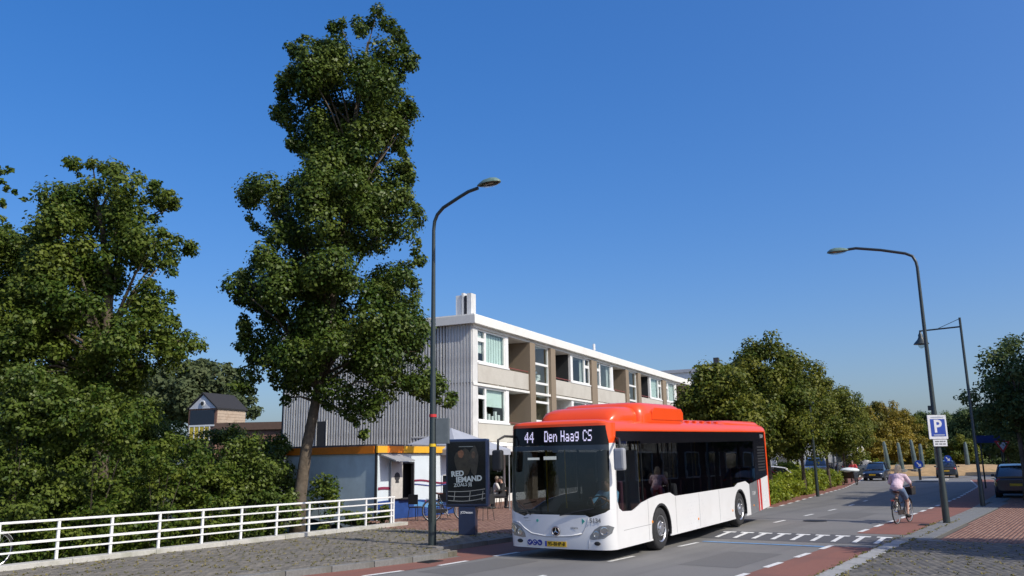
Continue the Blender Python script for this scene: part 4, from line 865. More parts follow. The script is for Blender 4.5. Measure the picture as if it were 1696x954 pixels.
# ------------------------------------------------------------------ people
SKIN = mat('skin', (0.50, 0.30, 0.22), 0.55, var=0.06)
def caps(b, a, c, r0, r1, n=10):
    a, c = Vector(a), Vector(c); b.tube([a, a*0.5+c*0.5, c], [r0, (r0+r1)/2, r1], n); b.ell(a, r0, n, 6); b.ell(c, r1, n, 6)
def person(name, label, loc, rz, J, top, bottom, hairc, hair='short', long_trousers=True, sleeve='short', vox=0.016, group=None, shoe=(0.03, 0.03, 0.03), fingers=True):
    """J: joints in the person's frame (x to the front, y to the left, z up)"""
    t = thing(name, label, 'person', loc, rz, group)
    V = lambda k: Vector(J[k]); b = MB()
    hd, nk, ch, pv = V('head'), V('neck'), V('chest'), V('pelvis')
    b.ell(hd, (0.092, 0.074, 0.115), 14, 10); f = Vector(J.get('face', (1, 0, 0))).normalized(); side = Vector((-f.y, f.x, 0)); up = Vector((0, 0, 1))
    b.ell(hd-up*0.045+f*0.025, (0.062, 0.055, 0.075), 12, 8); b.ell(hd+f*0.098-up*0.012, (0.016, 0.014, 0.024), 8, 6)
    for s in (1, -1): b.ell(hd+side*0.075*s-up*0.01, (0.018, 0.012, 0.03), 8, 6)
    caps(b, hd-up*0.07, nk, 0.05, 0.056)
    b.ell(ch, (0.115, 0.165, 0.17), 14, 8); caps(b, ch-up*0.05, pv+up*0.06, 0.125, 0.13, 12); b.ell(pv, (0.125, 0.165, 0.13), 12, 8)
    for s, k in ((1, 'l'), (-1, 'r')):
        sh, el, ha = V(k+'sh'), V(k+'el'), V(k+'ha'); caps(b, ch+Vector((0, s*0.08, 0.1)), sh, 0.07, 0.056); caps(b, sh, el, 0.052, 0.041); caps(b, el, ha, 0.040, 0.028)
        d = (ha-el).normalized(); sd2 = d.cross(up); sd2 = (sd2 if sd2.length > 0.1 else Vector((0, 1, 0))).normalized(); pm = ha+d*0.05
        b.ell(pm, (0.036, 0.036, 0.026), 10, 6)
        if fingers:
            cur = d*0.6-up*0.5
            for q in range(4): p1 = pm+d*0.03+sd2*(q-1.5)*0.019; p2 = p1+d*0.035; caps(b, p1, p2, 0.0095, 0.009, 6); caps(b, p2, p2+cur*0.035, 0.009, 0.008, 6)
            caps(b, pm-sd2*0.03*s, pm-sd2*0.055*s+d*0.035-up*0.01, 0.011, 0.009, 6)
        hp, kn, an, to = V(k+'hip'), V(k+'kn'), V(k+'an'), V(k+'to'); caps(b, hp, kn, 0.088, 0.058, 12); caps(b, kn, an, 0.056, 0.036, 12); caps(b, an, to, 0.036, 0.030)
    remesh(b, 'body', SKIN, t, vox, 5)
    b = MB(); b.ell(ch, (0.14, 0.19, 0.185), 14, 8); caps(b, ch-up*0.05, pv+up*0.05, 0.152, 0.165, 14); b.ell(pv+up*0.03, (0.155, 0.19, 0.10), 12, 8)
    for s, k in ((1, 'l'), (-1, 'r')):
        sh, el, ha = V(k+'sh'), V(k+'el'), V(k+'ha'); caps(b, ch+Vector((0, s*0.08, 0.1)), sh, 0.085, 0.074); caps(b, sh, sh.lerp(el, 0.85 if sleeve == 'short' else 1), 0.073, 0.064)
        if sleeve == 'long': caps(b, el, el.lerp(ha, 0.95), 0.058, 0.045)
    remesh(b, 'shirt', top, t, vox, 4)
    b = MB(); b.ell(pv-up*0.0, (0.145, 0.182, 0.12), 12, 8)
    for s, k in ((1, 'l'), (-1, 'r')):
        hp, kn, an = V(k+'hip'), V(k+'kn'), V(k+'an'); caps(b, hp, hp.lerp(kn, 1.0 if long_trousers else 0.62), 0.108, 0.074 if long_trousers else 0.098)
        if long_trousers: caps(b, kn, kn.lerp(an, 0.92), 0.074, 0.056)
    remesh(b, 'trousers' if long_trousers else 'shorts', bottom, t, vox, 3)
    b = MB(); b.ell(hd+up*0.025-f*0.018, (0.102, 0.088, 0.108), 14, 8)
    if hair == 'long':
        b.ell(hd-f*0.06-up*0.07, (0.075, 0.10, 0.13), 12, 8); b.ell(hd-f*0.075-up*0.18, (0.06, 0.095, 0.13), 12, 8)
        for q in range(9): a = -1+q/4; caps(b, hd-f*0.08+side*0.08*a, hd-f*(0.085-0.02*abs(a))+side*0.095*a-up*(0.30+0.03*(q % 3)), 0.03, 0.016, 6)
    ho = remesh(b, 'hair', mat('hair_%d' % int(hairc[0]*1000), hairc, 0.5, var=0.2, scale=45, bump=0.12), t, 0.011, 2)
    for k in ('l', 'r'):
        an, to = V(k+'an'), V(k+'to'); b = MB(); d = (to-an); d.z = 0; d = d.normalized() if d.length > 0 else Vector((1, 0, 0))
        caps(b, an-up*0.025-d*0.03, to-up*0.005, 0.052, 0.043); remesh(b, 'shoe', mat('shoe_%d' % int(shoe[0]*100), shoe, 0.6), t, 0.014, 2)
    for s in (1, -1): MB().ell(hd+f*0.082+side*0.032*s+up*0.012, 0.011, 8, 6).build('eye', mat('eye_dark', (0.02, 0.02, 0.02), 0.2), t)
    return t
STAND = dict(head=(0.02, 0, 1.60), neck=(0, 0, 1.45), chest=(0, 0, 1.26), pelvis=(0, 0, 0.96), lsh=(0, 0.19, 1.38), rsh=(0, -0.19, 1.38), lel=(-0.02, 0.25, 1.10), rel=(-0.02, -0.25, 1.10), lha=(0.08, 0.26, 0.87), rha=(0.08, -0.26, 0.87),
             lhip=(0, 0.10, 0.92), rhip=(0, -0.10, 0.92), lkn=(0.04, 0.11, 0.50), rkn=(0.0, -0.11, 0.50), lan=(0.0, 0.11, 0.09), ran=(-0.08, -0.11, 0.10), lto=(0.15, 0.12, 0.045), rto=(0.07, -0.12, 0.05))
SIT = dict(head=(0.06, 0, 1.24), neck=(0.02, 0, 1.09), chest=(0, 0, 0.90), pelvis=(0, 0, 0.58), lsh=(0, 0.19, 1.02), rsh=(0, -0.19, 1.02), lel=(0.12, 0.26, 0.78), rel=(0.12, -0.26, 0.78), lha=(0.36, 0.2, 0.76), rha=(0.36, -0.2, 0.76),
           lhip=(0.02, 0.10, 0.55), rhip=(0.02, -0.10, 0.55), lkn=(0.44, 0.13, 0.55), rkn=(0.44, -0.13, 0.55), lan=(0.42, 0.13, 0.10), ran=(0.42, -0.13, 0.10), lto=(0.57, 0.14, 0.05), rto=(0.57, -0.14, 0.05))
def cloth(name, c): return mat(name, c, 0.9, var=0.12, scale=25, bump=0.2)
# driver and passengers
BM = Matrix.Translation(bus.location) @ bus.rotation_euler.to_matrix().to_4x4()
bh = bus.rotation_euler.z
def inbus(x, y, z): return BM @ Vector((x, y, z))
dj = dict(SIT); dj['lha'] = (0.55, 0.16, 0.92); dj['rha'] = (0.55, -0.16, 0.92); dj['lel'] = (0.26, 0.28, 0.80); dj['rel'] = (0.26, -0.28, 0.80)
person('person', 'bus driver in a light blue short-sleeved shirt at the wheel', inbus(1.47, 0.63, 0.34), bh, dj, cloth('shirt_sky', (0.22, 0.50, 0.72)), cloth('trousers_navy', (0.03, 0.035, 0.06)), (0.06, 0.045, 0.03))
for i, (x, y, lab, c, hc) in enumerate(((0.42, 0.88, 'bus passenger in a dark red coat behind the driver', (0.22, 0.05, 0.06), (0.30, 0.2, 0.12)), (-0.52, 0.90, 'bus passenger in a bright red top sitting above the front wheel', (0.50, 0.03, 0.04), (0.42, 0.34, 0.26)), (-1.42, 0.92, 'bus passenger in a white jacket at the second window', (0.7, 0.68, 0.66), (0.5, 0.48, 0.45)))):
    person('person', lab, inbus(x, y-0.05, 0.36), bh, SIT, cloth('coat_%d' % i, c), cloth('trousers_navy', (0.03, 0.035, 0.06)), hc, sleeve='long', vox=0.02, fingers=False)
# ------------------------------------------------------------------ bicycles
m_frame = mat('bike_black', (0.015, 0.016, 0.018), 0.35, coat=0.4); m_grip = mat('grip', (0.03, 0.03, 0.03), 0.8)
def bicycle(name, label, loc, rz, frame=None, basket=True, group=None, cat='bicycle'):
    fm = frame or m_frame
    t = thing(name, label, cat, loc, rz, group); R = 0.345; xr, xf_ = -0.56, 0.56
    for x in (xr, xf_):
        w = MB(); w.tube([(x+(R-0.022)*math.cos(a), 0, R+(R-0.022)*math.sin(a)) for a in np.linspace(0, 2*PI, 33)], 0.011, 6, cap=False); w.lathe([(0.028, -0.045), (0.028, 0.045)], (x, 0, R), 'y', 10)
        o = w.build('wheel', m_alu, t); MB().tube([(x+R*math.cos(a), 0, R+R*math.sin(a)) for a in np.linspace(0, 2*PI, 37)], 0.020, 8, cap=False).build('tyre', m_rub, o, smooth=True)
        s = MB()
        for k in range(18): a = 2*PI*k/18; s.tube([(x+0.02*math.cos(a+0.8), 0.02*(-1)**k, R+0.02*math.sin(a+0.8)), (x+(R-0.02)*math.cos(a), 0, R+(R-0.02)*math.sin(a))], 0.0016, 3)
        s.build('spoke', m_alu, o)
        g_ = MB(); aa = np.linspace(0.2 if x < 0 else 0.5, 2.9 if x < 0 else 2.5, 12); P_ = [(x+(R+0.035)*math.cos(a), R+(R+0.035)*math.sin(a)) for a in aa]
        g_.loft([[(p[0], -0.028, p[1]), (p[0], 0.028, p[1]), (p[0]*1.0, 0.028, p[1]-0.006), (p[0], -0.028, p[1]-0.006)] for p in P_]); g_.build('mudguard', fm, t)
    f = MB(); bb = (-0.10, 0, 0.30); sc = (-0.30, 0, 0.78); hd0 = (0.40, 0, 0.66); hd1 = (0.36, 0, 0.86)
    f.tube([bb, sc], 0.017, 8); f.tube([bb, (0.15, 0, 0.42), hd0], 0.02, 8); f.tube([(-0.22, 0, 0.58), (0.1, 0, 0.60), hd1], 0.016, 8); f.tube([hd0, hd1], 0.022, 8)
    for s in (1, -1):
        f.tube([(xr, s*0.05, R), (bb[0], s*0.03, bb[2])], 0.010, 6); f.tube([(xr, s*0.05, R), (-0.27, s*0.015, 0.70)], 0.008, 6); f.tube([hd0, (0.44, s*0.045, 0.6), (xf_, s*0.05, R)], 0.011, 6)
    f.build('frame', fm, t, smooth=True)
    h = MB(); h.tube([hd1, (0.33, 0, 1.02)], 0.013, 8); h.tube([(0.12, 0.28, 1.06), (0.22, 0.24, 1.07), (0.31, 0.12, 1.05), (0.33, 0, 1.03), (0.31, -0.12, 1.05), (0.22, -0.24, 1.07), (0.12, -0.28, 1.06)], 0.011, 8); ho = h.build('handlebar', m_alu, t, smooth=True)
    for s in (1, -1): MB().tube([(0.20, s*0.25, 1.07), (0.08, s*0.29, 1.055)], 0.017, 8).build('grip', m_grip, ho)
    MB().tube([sc, (-0.325, 0, 0.88)], 0.013, 8).build('seat_post', m_alu, t)
    s = MB(); s.loft([[(x, w*math.cos(a), 0.905+hh*math.sin(a)+(0.02 if x < -0.4 else 0)) for a in np.linspace(0, 2*PI, 12, endpoint=False)] for x, w, hh in ((-0.47, 0.05, 0.02), (-0.44, 0.10, 0.035), (-0.36, 0.095, 0.035), (-0.26, 0.04, 0.028), (-0.18, 0.018, 0.018))]); s.build('saddle', mat('saddle_brown', (0.08, 0.03, 0.025), 0.6), t, smooth=True)
    r = MB(); 
    for s_ in (-0.06, 0, 0.06): r.tube([(-0.30, s_, 0.735), (-0.78, s_, 0.735)], 0.006, 6)
    for s_ in (-1, 1): r.tube([(-0.74, s_*0.06, 0.735), (xr, s_*0.055, R)], 0.005, 5); r.tube([(-0.5, s_*0.06, 0.735), (xr, s_*0.055, R)], 0.005, 5)
    r.build('rear_rack', fm, t); MB().cbox((-0.80, 0, 0.68), (0.02, 0.08, 0.04)).build('rear_lamp', m_bd, t)
    c = MB(); c.lathe([(0.085, -0.072), (0.085, -0.066)], (bb[0], 0, bb[2]), 'y', 18); c.tube([(bb[0], -0.09, bb[2]), (bb[0]+0.10, -0.10, bb[2]-0.13)], 0.010, 6); c.tube([(bb[0], 0.09, bb[2]), (bb[0]-0.10, 0.10, bb[2]+0.13)], 0.010, 6)
    co = c.build('crank', m_alu, t); MB().cbox((bb[0]+0.10, -0.15, bb[2]-0.135), (0.09, 0.09, 0.022)).build('pedal', m_grip, co); MB().cbox((bb[0]-0.10, 0.15, bb[2]+0.135), (0.09, 0.09, 0.022)).build('pedal', m_grip, co)
    MB().box(-0.60, -0.05, -0.085, -0.060, 0.26, 0.40).build('chain_guard', fm, t, bevel=0.008)
    if basket:
        k = MB(); k.prism([(0.42, 0.80), (0.78, 0.80), (0.82, 1.06), (0.40, 1.06)], 'xz', -0.20, 0.20); k.build('front_bag', mat('bag_black', (0.015, 0.015, 0.017), 0.8), t, bevel=0.03)
    return t
cp = gnd(1497, 866, 0.09); ca = math.radians(48)
bicycle('bicycle', 'black upright bicycle with front bag under the blonde cyclist', (cp.x, cp.y, 0.094), ca)
cj = dict(head=(0.0, 0, 1.60), neck=(-0.06, 0, 1.44), chest=(-0.12, 0, 1.27), pelvis=(-0.34, 0, 1.00), lsh=(-0.08, 0.19, 1.37), rsh=(-0.08, -0.19, 1.37), lel=(0.0, 0.30, 1.16), rel=(0.0, -0.30, 1.16), lha=(0.14, 0.27, 1.09), rha=(0.14, -0.27, 1.09),
          lhip=(-0.28, 0.12, 0.96), rhip=(-0.28, -0.12, 0.96), lkn=(0.12, 0.14, 0.86), rkn=(0.08, -0.14, 0.64), lan=(-0.20, 0.14, 0.52), ran=(-0.02, -0.15, 0.25), lto=(-0.06, 0.15, 0.455), rto=(0.14, -0.15, 0.205), face=(1, 0.1, 0))
cy = person('person', 'blonde cyclist in pink top and denim shorts riding away', (cp.x, cp.y, 0.094), ca, cj, mat('shirt_pink', (0.60, 0.45, 0.51), 0.9, var=0.12, scale=11, bump=0.9), mat('denim', (0.12, 0.17, 0.27), 0.9, var=0.25, scale=12, bump=0.8), (0.74, 0.55, 0.31), 'long', False, vox=0.011)
bicycle('bicycle', 'bicycle at the far left edge leaning on the white railing', (gnd(-62, 946, ZP).x, gnd(-62, 946, ZP).y, ZP+0.0), math.radians(58), mat('bike_white', (0.6, 0.6, 0.6), 0.4), False)
bicycle('bicycle', 'parked bicycle on the red paving behind the advertising panel', (gnd(742, 862, ZP).x, gnd(742, 862, ZP).y, ZP), math.radians(20), None, True)
# people on the terrace, in the distance
tpz = gnd(832, 842, ZP)
def chair(loc, rz, label, grp='terrace chairs'):
    t = thing('terrace_chair', label, 'chair', loc, rz, grp); MB().box(-0.2, 0.2, -0.2, 0.2, 0.43, 0.46).build('seat', m_blm, t)
    for sx in (-1, 1):
        for sy in (-1, 1): MB().tube([(sx*0.18, sy*0.18, 0.43), (sx*0.23, sy*0.22, 0)], 0.012, 6).build('leg', m_blm, t)
    MB().box(-0.23, -0.2, -0.2, 0.2, 0.55, 0.88).build('backrest', m_blm, t)
    b = MB()
    for sy in (-1, 1): b.tube([(-0.2, sy*0.19, 0.44), (-0.215, sy*0.19, 0.6)], 0.012, 6)
    b.build('back_post', m_blm, t)
    return t
chair((tpz.x, tpz.y, ZP), math.radians(200), 'black terrace chair with a person in black sitting on it')
person('person', 'person in black sitting on the terrace beside the bus', (tpz.x, tpz.y, ZP-0.02), math.radians(200), SIT, cloth('coat_black', (0.02, 0.02, 0.022)), cloth('trousers_black', (0.02, 0.02, 0.025)), (0.03, 0.025, 0.02), sleeve='long', vox=0.02, fingers=False)
q = gnd(822, 842, ZP); chair((q.x, q.y, ZP), math.radians(10), 'black terrace chair with a person in white sitting on it')
person('person', 'person in a white top sitting on the terrace beside the bus', (q.x, q.y, ZP-0.02), math.radians(10), SIT, cloth('coat_white', (0.6, 0.58, 0.55)), cloth('trousers_black', (0.02, 0.02, 0.025)), (0.2, 0.15, 0.1), vox=0.02, fingers=False)
q = gnd(804, 862, ZP); chair((q.x, q.y, ZP), math.radians(120), 'empty black terrace chair just right of the advertising panel foot')
for (x, y, lab, r_) in ((690, 862, 'black terrace chair left of the lamp post, by the blue waves of the kiosk', 60), (727, 858, 'black terrace chair between lamp post and advertising panel', 240)):
    q = gnd(x, y, ZP); chair((q.x, q.y, ZP), math.radians(r_), lab)
q = gnd(1317, 806, 0.1)
person('person', 'distant pedestrian in white clothes beyond the green hedge', (q.x-0.6, q.y+4, 0.08), 2.0, STAND, cloth('white_shirt', (0.7, 0.7, 0.7)), cloth('white_pants', (0.6, 0.6, 0.6)), (0.1, 0.08, 0.06), vox=0.02, fingers=False)
# cargo bike with two riders beside the hedge end
q = gnd(1412, 803, 0.09); cargo = thing('cargo_bicycle', 'three-wheeled cargo bicycle with a white cover at the far end of the hedge', 'cargo bicycle', (q.x, q.y, 0.10), math.radians(232))
b = MB(); b.prism([(-0.1, 0.45), (0.75, 0.45), (0.95, 0.95), (-0.2, 0.95)], 'xz', -0.42, 0.42); b.build('cargo_box', m_frame, cargo, bevel=0.03)
MB().ell((0.35, 0, 1.02), (0.75, 0.66, 0.20), 18, 10).build('rain_cover', mat('cover_white', (0.68, 0.74, 0.76), 0.6), cargo, smooth=True)
for x, y, r_ in ((0.5, 0.46, 0.25), (0.5, -0.46, 0.25), (-1.05, 0, 0.33)):
    w = MB(); w.tube([(x+r_*math.cos(a), y, r_+r_*math.sin(a)) for a in np.linspace(0, 2*PI, 25)], 0.025, 6, cap=False); w.lathe([(0.03, y-0.04), (0.03, y+0.04)], (x, 0, r_), 'y', 8)
    for k in range(6): a = PI*k/6; w.tube([(x-r_*math.cos(a), y, r_-r_*math.sin(a)), (x+r_*math.cos(a), y, r_+r_*math.sin(a))], 0.004, 3)
    w.build('wheel', m_rub, cargo)
f = MB(); f.tube([(-1.05, 0, 0.33), (-0.5, 0, 0.35), (-0.15, 0, 0.5)], 0.025, 8); f.tube([(-0.5, 0, 0.35), (-0.75, 0, 0.85)], 0.02, 8); f.tube([(-0.2, 0.3, 1.05), (-0.2, -0.3, 1.05)], 0.015, 6); f.tube([(-0.2, 0, 0.5), (-0.2, 0, 1.05)], 0.018, 6); f.box(-0.9, -0.62, -0.09, 0.09, 0.86, 0.92); f.build('frame', m_frame, cargo)
cz = cargo.location; dv = Vector((math.cos(cargo.rotation_euler.z), math.sin(cargo.rotation_euler.z), 0))
rj = dict(cj); person('person', 'cargo bicycle rider in a red and white top', cz - dv*0.42, cargo.rotation_euler.z, rj, cloth('shirt_red', (0.55, 0.06, 0.06)), cloth('trousers_black', (0.02, 0.02, 0.025)), (0.08, 0.06, 0.04), vox=0.02, fingers=False)
# ------------------------------------------------------------------ cars
m_tail = mat('tail_lamp', (0.5, 0.02, 0.02), 0.2, coat=0.6); m_hl = mat('head_lamp', (0.75, 0.77, 0.8), 0.12, 0.4, coat=0.6); m_cgl = mat('car_glass', (0.012, 0.016, 0.02), 0.05, spec=0.8, coat=0.8)
def car(label, loc, rz, col, L=4.2, Wd=1.76, H=1.48, kind='hatch', group='cars in the background'):
    pm = mat('paint_%d_%d' % (int(col[0]*999), int(col[2]*999)), col, 0.3, 0.2, var=0.03, coat=0.8)
    t = thing('van' if kind == 'van' else 'parked_car', label, 'van' if kind == 'van' else 'car', loc, rz, group); w = Wd/2; h = H; a, c = L/2, -L/2
    zb_ = {'hatch': 0.90, 'suv': 1.02, 'van': 1.05}[kind]*H/1.48
    def sec(x, zl, zt, k, crown=0.02):
        half = [(0.0, zl), (w*k*0.82, zl), (w*k*0.97, zl+0.07), (w*k, zl+0.25), (w*k, zt-0.22), (w*k*0.975, zt-0.05), (w*k*0.90, zt), (0.0, zt+crown)]
        return [(x, y, z) for y, z in half] + [(x, -y, z) for y, z in half[-2:0:-1]]
    fz = zb_-0.18 if kind != 'van' else zb_-0.05
    MB().loft([sec(a, 0.34, fz-0.13, 0.74), sec(a-0.10, 0.24, fz-0.05, 0.90), sec(a-0.4, 0.20, fz+0.02, 0.98), sec(a-1.05, 0.19, zb_-0.03, 1.0), sec(0, 0.19, zb_, 1.0), sec(c+0.6, 0.20, zb_+0.01, 1.0), sec(c+0.12, 0.26, zb_, 0.94), sec(c, 0.36, zb_-0.08, 0.84)]).build('body', pm, t, smooth='auto')
    if kind == 'van': G_ = [(a-0.62, zb_-0.1, 0.90, zb_+0.02), (a-1.25, zb_-0.1, 0.95, h-0.07), (a-1.6, zb_-0.1, 0.95, h), (c+0.25, zb_-0.1, 0.95, h), (c+0.06, zb_-0.1, 0.93, h-0.10)]
    else: G_ = [(a-0.98, zb_-0.1, 0.86, zb_+0.01), (a-1.65, zb_-0.1, 0.94, h-0.09), (a-2.0, zb_-0.1, 0.95, h-0.01), (c+1.2, zb_-0.1, 0.95, h-0.01), (c+0.62, zb_-0.1, 0.94, h-0.09), (c+0.10, zb_-0.1, 0.88, zb_+0.05)]
    def gs(x, zl, k, zt): 
        tw = max(0.72, 1-0.28*(zt-zb_)/max(0.1, h-zb_)); half = [(w*k, zl), (w*k*(0.5+tw/2), (zl+zt)/2+0.03), (w*k*tw, zt-0.02), (w*k*tw*0.85, zt+0.02), (0, zt+0.035)]
        return [(x, y, z) for y, z in half] + [(x, -y, z) for y, z in half[-2::-1]]
    MB().loft([gs(*q) for q in G_]).build('windows', m_cgl, t, smooth='auto')
    tops = [q for q in G_ if q[3] > h-0.12]
    rf = MB(); rf.loft([[(x, s*w*k*0.73, h2+0.0) for s in (-1, -0.86, 0, 0.86, 1)] + [(x, s*w*k*0.73, h2+(0.05 if abs(s) < 0.9 else 0.012)+(0.012 if s == 0 else 0)) for s in (1, 0.86, 0, -0.86, -1)] for x, zl, k, h2 in tops]); rf.build('roof', pm, t, smooth='auto')
    for s in (1, -1):
        for q1, q2 in ((G_[0], G_[1]), (G_[-1], G_[-2])): 
            A = gs(*q1)[2]; B = gs(*q2)[2]; MB().tube([(A[0], s*(A[1]+0.005), A[2]), (B[0], s*(B[1]+0.005), B[2])], 0.035, 6).build('window_pillar', pm, t)
        xm = (a-2.0+c+1.2)/2; MB().tube([(xm, s*w*0.97, zb_), (xm+0.0, s*w*0.73, h)], 0.035, 6).build('window_pillar', pm, t)
    for x in (a-0.82, c+0.78):
        for s in (1, -1):
            R = 0.31*H/1.48 if kind != 'suv' else 0.35
            o = MB().lathe([(0.02, s*(w+0.005)), (0.06, s*(w+0.0)), (R*0.6, s*(w-0.03)), (R*0.66, s*(w-0.005)), (R*0.66, s*(w-0.1))], (x, 0, R), 'y', 16).build('wheel', m_rim, t)
            MB().lathe([(R*0.66, s*(w-0.0)), (R*0.93, s*(w+0.004)), (R, s*(w-0.03)), (R, s*(w-0.19)), (R*0.6, s*(w-0.2))], (x, 0, R), 'y', 20).build('tyre', m_rub, o)
            MB().lathe([(R*1.16, s*(w-0.22)), (R*1.16, s*(w-0.004))], (x, 0, R+0.01), 'y', 20).build('wheel_arch', m_blm, t)
    for s in (1, -1):
        MB().ell((a-0.13, s*w*0.70, fz-0.14), (0.12, 0.19, 0.075), 12, 6).build('headlight', m_hl, t, smooth=True)
        MB().ell((c+0.07, s*w*0.76, zb_-0.12), (0.07, 0.13, 0.10), 12, 6).build('tail_light', m_tail, t, smooth=True)
        MB().cbox((a-1.25, s*(w+0.10), zb_+0.07), (0.12, 0.16, 0.12)).build('door_mirror', pm, t, bevel=0.02)
    for x, sg in ((a+0.005, 1), (c-0.005, -1)): MB().cbox((x-sg*0.01, 0, 0.50 if sg > 0 else 0.62), (0.02, 0.5, 0.11)).build('number_plate', MATS['plate_yellow'], t)
    MB().box(a-0.06, a+0.004, -w*0.5, w*0.5, 0.36, 0.46).build('grille', m_blm, t)
    return t
p = uv(47.4, -4.0); car('dark blue hatchback parked in the shade at the right edge', (p.x, p.y, 0.09), math.radians(90-31), (0.015, 0.02, 0.035), H=1.5)
p = gnd(1577, 791, 0.09); car('dark grey car leaving beside the sandy roundabout island', (p.x, p.y+0.8, 0.09), math.radians(62), (0.05, 0.06, 0.07), H=1.5)
p = gnd(1466, 796, 0.09); car('small dark navy car coming out of the roundabout behind the cyclist', (p.x-0.3, p.y+0.8, 0.09), math.radians(236), (0.02, 0.03, 0.055), L=3.7, Wd=1.66)
p = gnd(1440, 790, 0.09); car('dark grey SUV on the far left of the roundabout', (p.x-0.8, p.y, 0.09), math.radians(5), (0.03, 0.04, 0.05), L=4.5, Wd=1.85, H=1.7, kind='suv')
p = at(1266, 790, 52.0); car('white hatchback parked behind the hedge next to the bus tail', (p.x, 52.0, 0.06), math.radians(160), (0.72, 0.72, 0.72), L=3.8)
p = at(1236, 790, 49.0); car('red car mostly hidden by the tail of the bus', (p.x, 48.4, 0.06), math.radians(155), (0.5, 0.015, 0.025), L=3.8)
p = at(1352, 780, 70.0); car('silver van parked behind the street trees', (p.x, 70.0, 0.06), math.radians(250), (0.5, 0.52, 0.53), L=4.6, Wd=1.85, H=1.95, kind='van')
p = at(1392, 780, 88.0); car('black car far away between the tree trunks and the cargo bicycle', (p.x, 88.0, 0.06), math.radians(20), (0.02, 0.02, 0.022))
# ------------------------------------------------------------------ railing on the bridge
m_rail = mat('railing_white', (0.78, 0.78, 0.76), 0.45, var=0.04, scale=5, stain=((0.45, 0.42, 0.36), 5, 0.62, 0.1, 0.5))
m_base = mat('railing_concrete', (0.46, 0.45, 0.41), 0.9, var=0.12, scale=15, bump=0.2, stain=((0.24, 0.24, 0.17), 2.0, 0.5, 0.2, 0.6))
re = Vector((-3.88, 27.61)); rd = (re-Vector((-9.45, 18.14))).normalized(); ra = math.atan2(rd.y, rd.x)
rail = thing('bridge_railing', 'long white steel railing with four rails on a concrete plinth', 'railing', (re.x, re.y, ZP), ra)
LR = 14.8
for k in range(12):
    x = -0.12-k*1.217; MB().box(x-0.03, x+0.03, -0.022, 0.022, 0.10, 0.87).build('post', m_rail, rail, bevel=0.006)
MB().box(-0.03, 0.03, -0.022, 0.022, 0.10, 0.87).build('post', m_rail, rail, bevel=0.006)
MB().box(-LR, 0.05, -0.032, 0.032, 0.868, 0.915).build('rail', m_rail, rail, bevel=0.012)
for z, h in ((0.715, 0.018), (0.49, 0.026), (0.315, 0.018)):
    MB().box(-LR, -0.03, -0.036, -0.0225, z-h, z+h).build('rail', m_rail, rail, bevel=0.004)
xx = -LR
while xx < 0.5:
    l = 2.0; MB().box(xx, min(xx+l-0.01, 0.55), -0.17, 0.16, -0.3, 0.10+random.uniform(-0.004, 0.004)).build('plinth_block', m_base, rail, bevel=0.012); xx += l
# ------------------------------------------------------------------ lamp posts
m_pole = mat('pole_dark_green', (0.028, 0.040, 0.040), 0.45, var=0.12, scale=8, coat=0.2)
m_head = mat('lamp_head_green', (0.13, 0.21, 0.18), 0.5, var=0.2, scale=12)
m_bowl = glass('lamp_bowl', (0.75, 0.74, 0.70), 1.45, 0.15)
m_rs = mat('red_band', (0.55, 0.03, 0.03), 0.5); m_ys = mat('yellow_band', (0.75, 0.5, 0.02), 0.5)
def lamp_post(label, loc, dirv, prof, head_t, head_z, r0=0.088, r1=0.045):
    t = thing('street_lamp', label, 'street lamp', loc, math.atan2(dirv[1], dirv[0]), 'street lamps with curved arms')
    zt = prof[0][1]
    MB().tube([(0, 0, 0), (0, 0, 0.9), (0, 0, 1.0), (0, 0, 3.2), (0, 0, 3.3), (0, 0, zt*0.75)] + [(a, 0, z) for a, z in prof], [r0*1.12, r0*1.1, r0, r0*0.92, r0*0.8, r0*0.62] + [r1]*len(prof), 14).build('pole', m_pole, t, smooth='auto')
    h = MB(); secs = []
    for x, w, hh in ((-0.34, 0.05, 0.05), (-0.24, 0.10, 0.09), (-0.1, 0.16, 0.13), (0.08, 0.175, 0.145), (0.22, 0.14, 0.12), (0.32, 0.07, 0.06), (0.345, 0.02, 0.02)):
        secs.append([(head_t+x, w*math.cos(a), head_z+hh*math.sin(a)) for a in np.linspace(0, PI, 9)])
    h.loft(secs, closed=True); ho = h.build('lamp_head', m_head, t, smooth='auto')
    b = MB(); secs = []
    for x, w, hh in ((-0.27, 0.06, 0.03), (-0.15, 0.13, 0.06), (0.05, 0.155, 0.075), (0.2, 0.12, 0.06), (0.30, 0.05, 0.02)):
        secs.append([(head_t+x, w*math.cos(a), head_z-0.004-hh*math.sin(a)) for a in np.linspace(0, PI, 9)])
    b.loft(secs); b.build('lamp_bowl', m_bowl, ho, smooth='auto')
    MB().lathe([(0.035, -0.14), (0.035, 0.14)], (head_t, 0, head_z+0.02), 'x', 8).build('bulb', mat('bulb_white', (0.7, 0.66, 0.6), 0.3), ho)
    MB().box(-0.06, 0.06, -r0-0.004, -r0+0.03, 0.55, 0.95).build('service_door', m_pole, t)
    return t
L1 = lamp_post('tall street lamp by the advertising panel with red and yellow bands', (-2.01, 21.02, ZP), (0.819, -0.574), [(0, 7.85), (0.03, 8.08), (0.12, 8.25), (0.32, 8.40), (0.85, 8.58), (1.15, 8.67), (1.45, 8.70)], 1.80, 8.74)
for z, m in ((3.05, m_rs), (2.33, m_ys)): MB().lathe([(0.094, z), (0.094, z+0.07)], n=14).build('marker_band', m, L1)
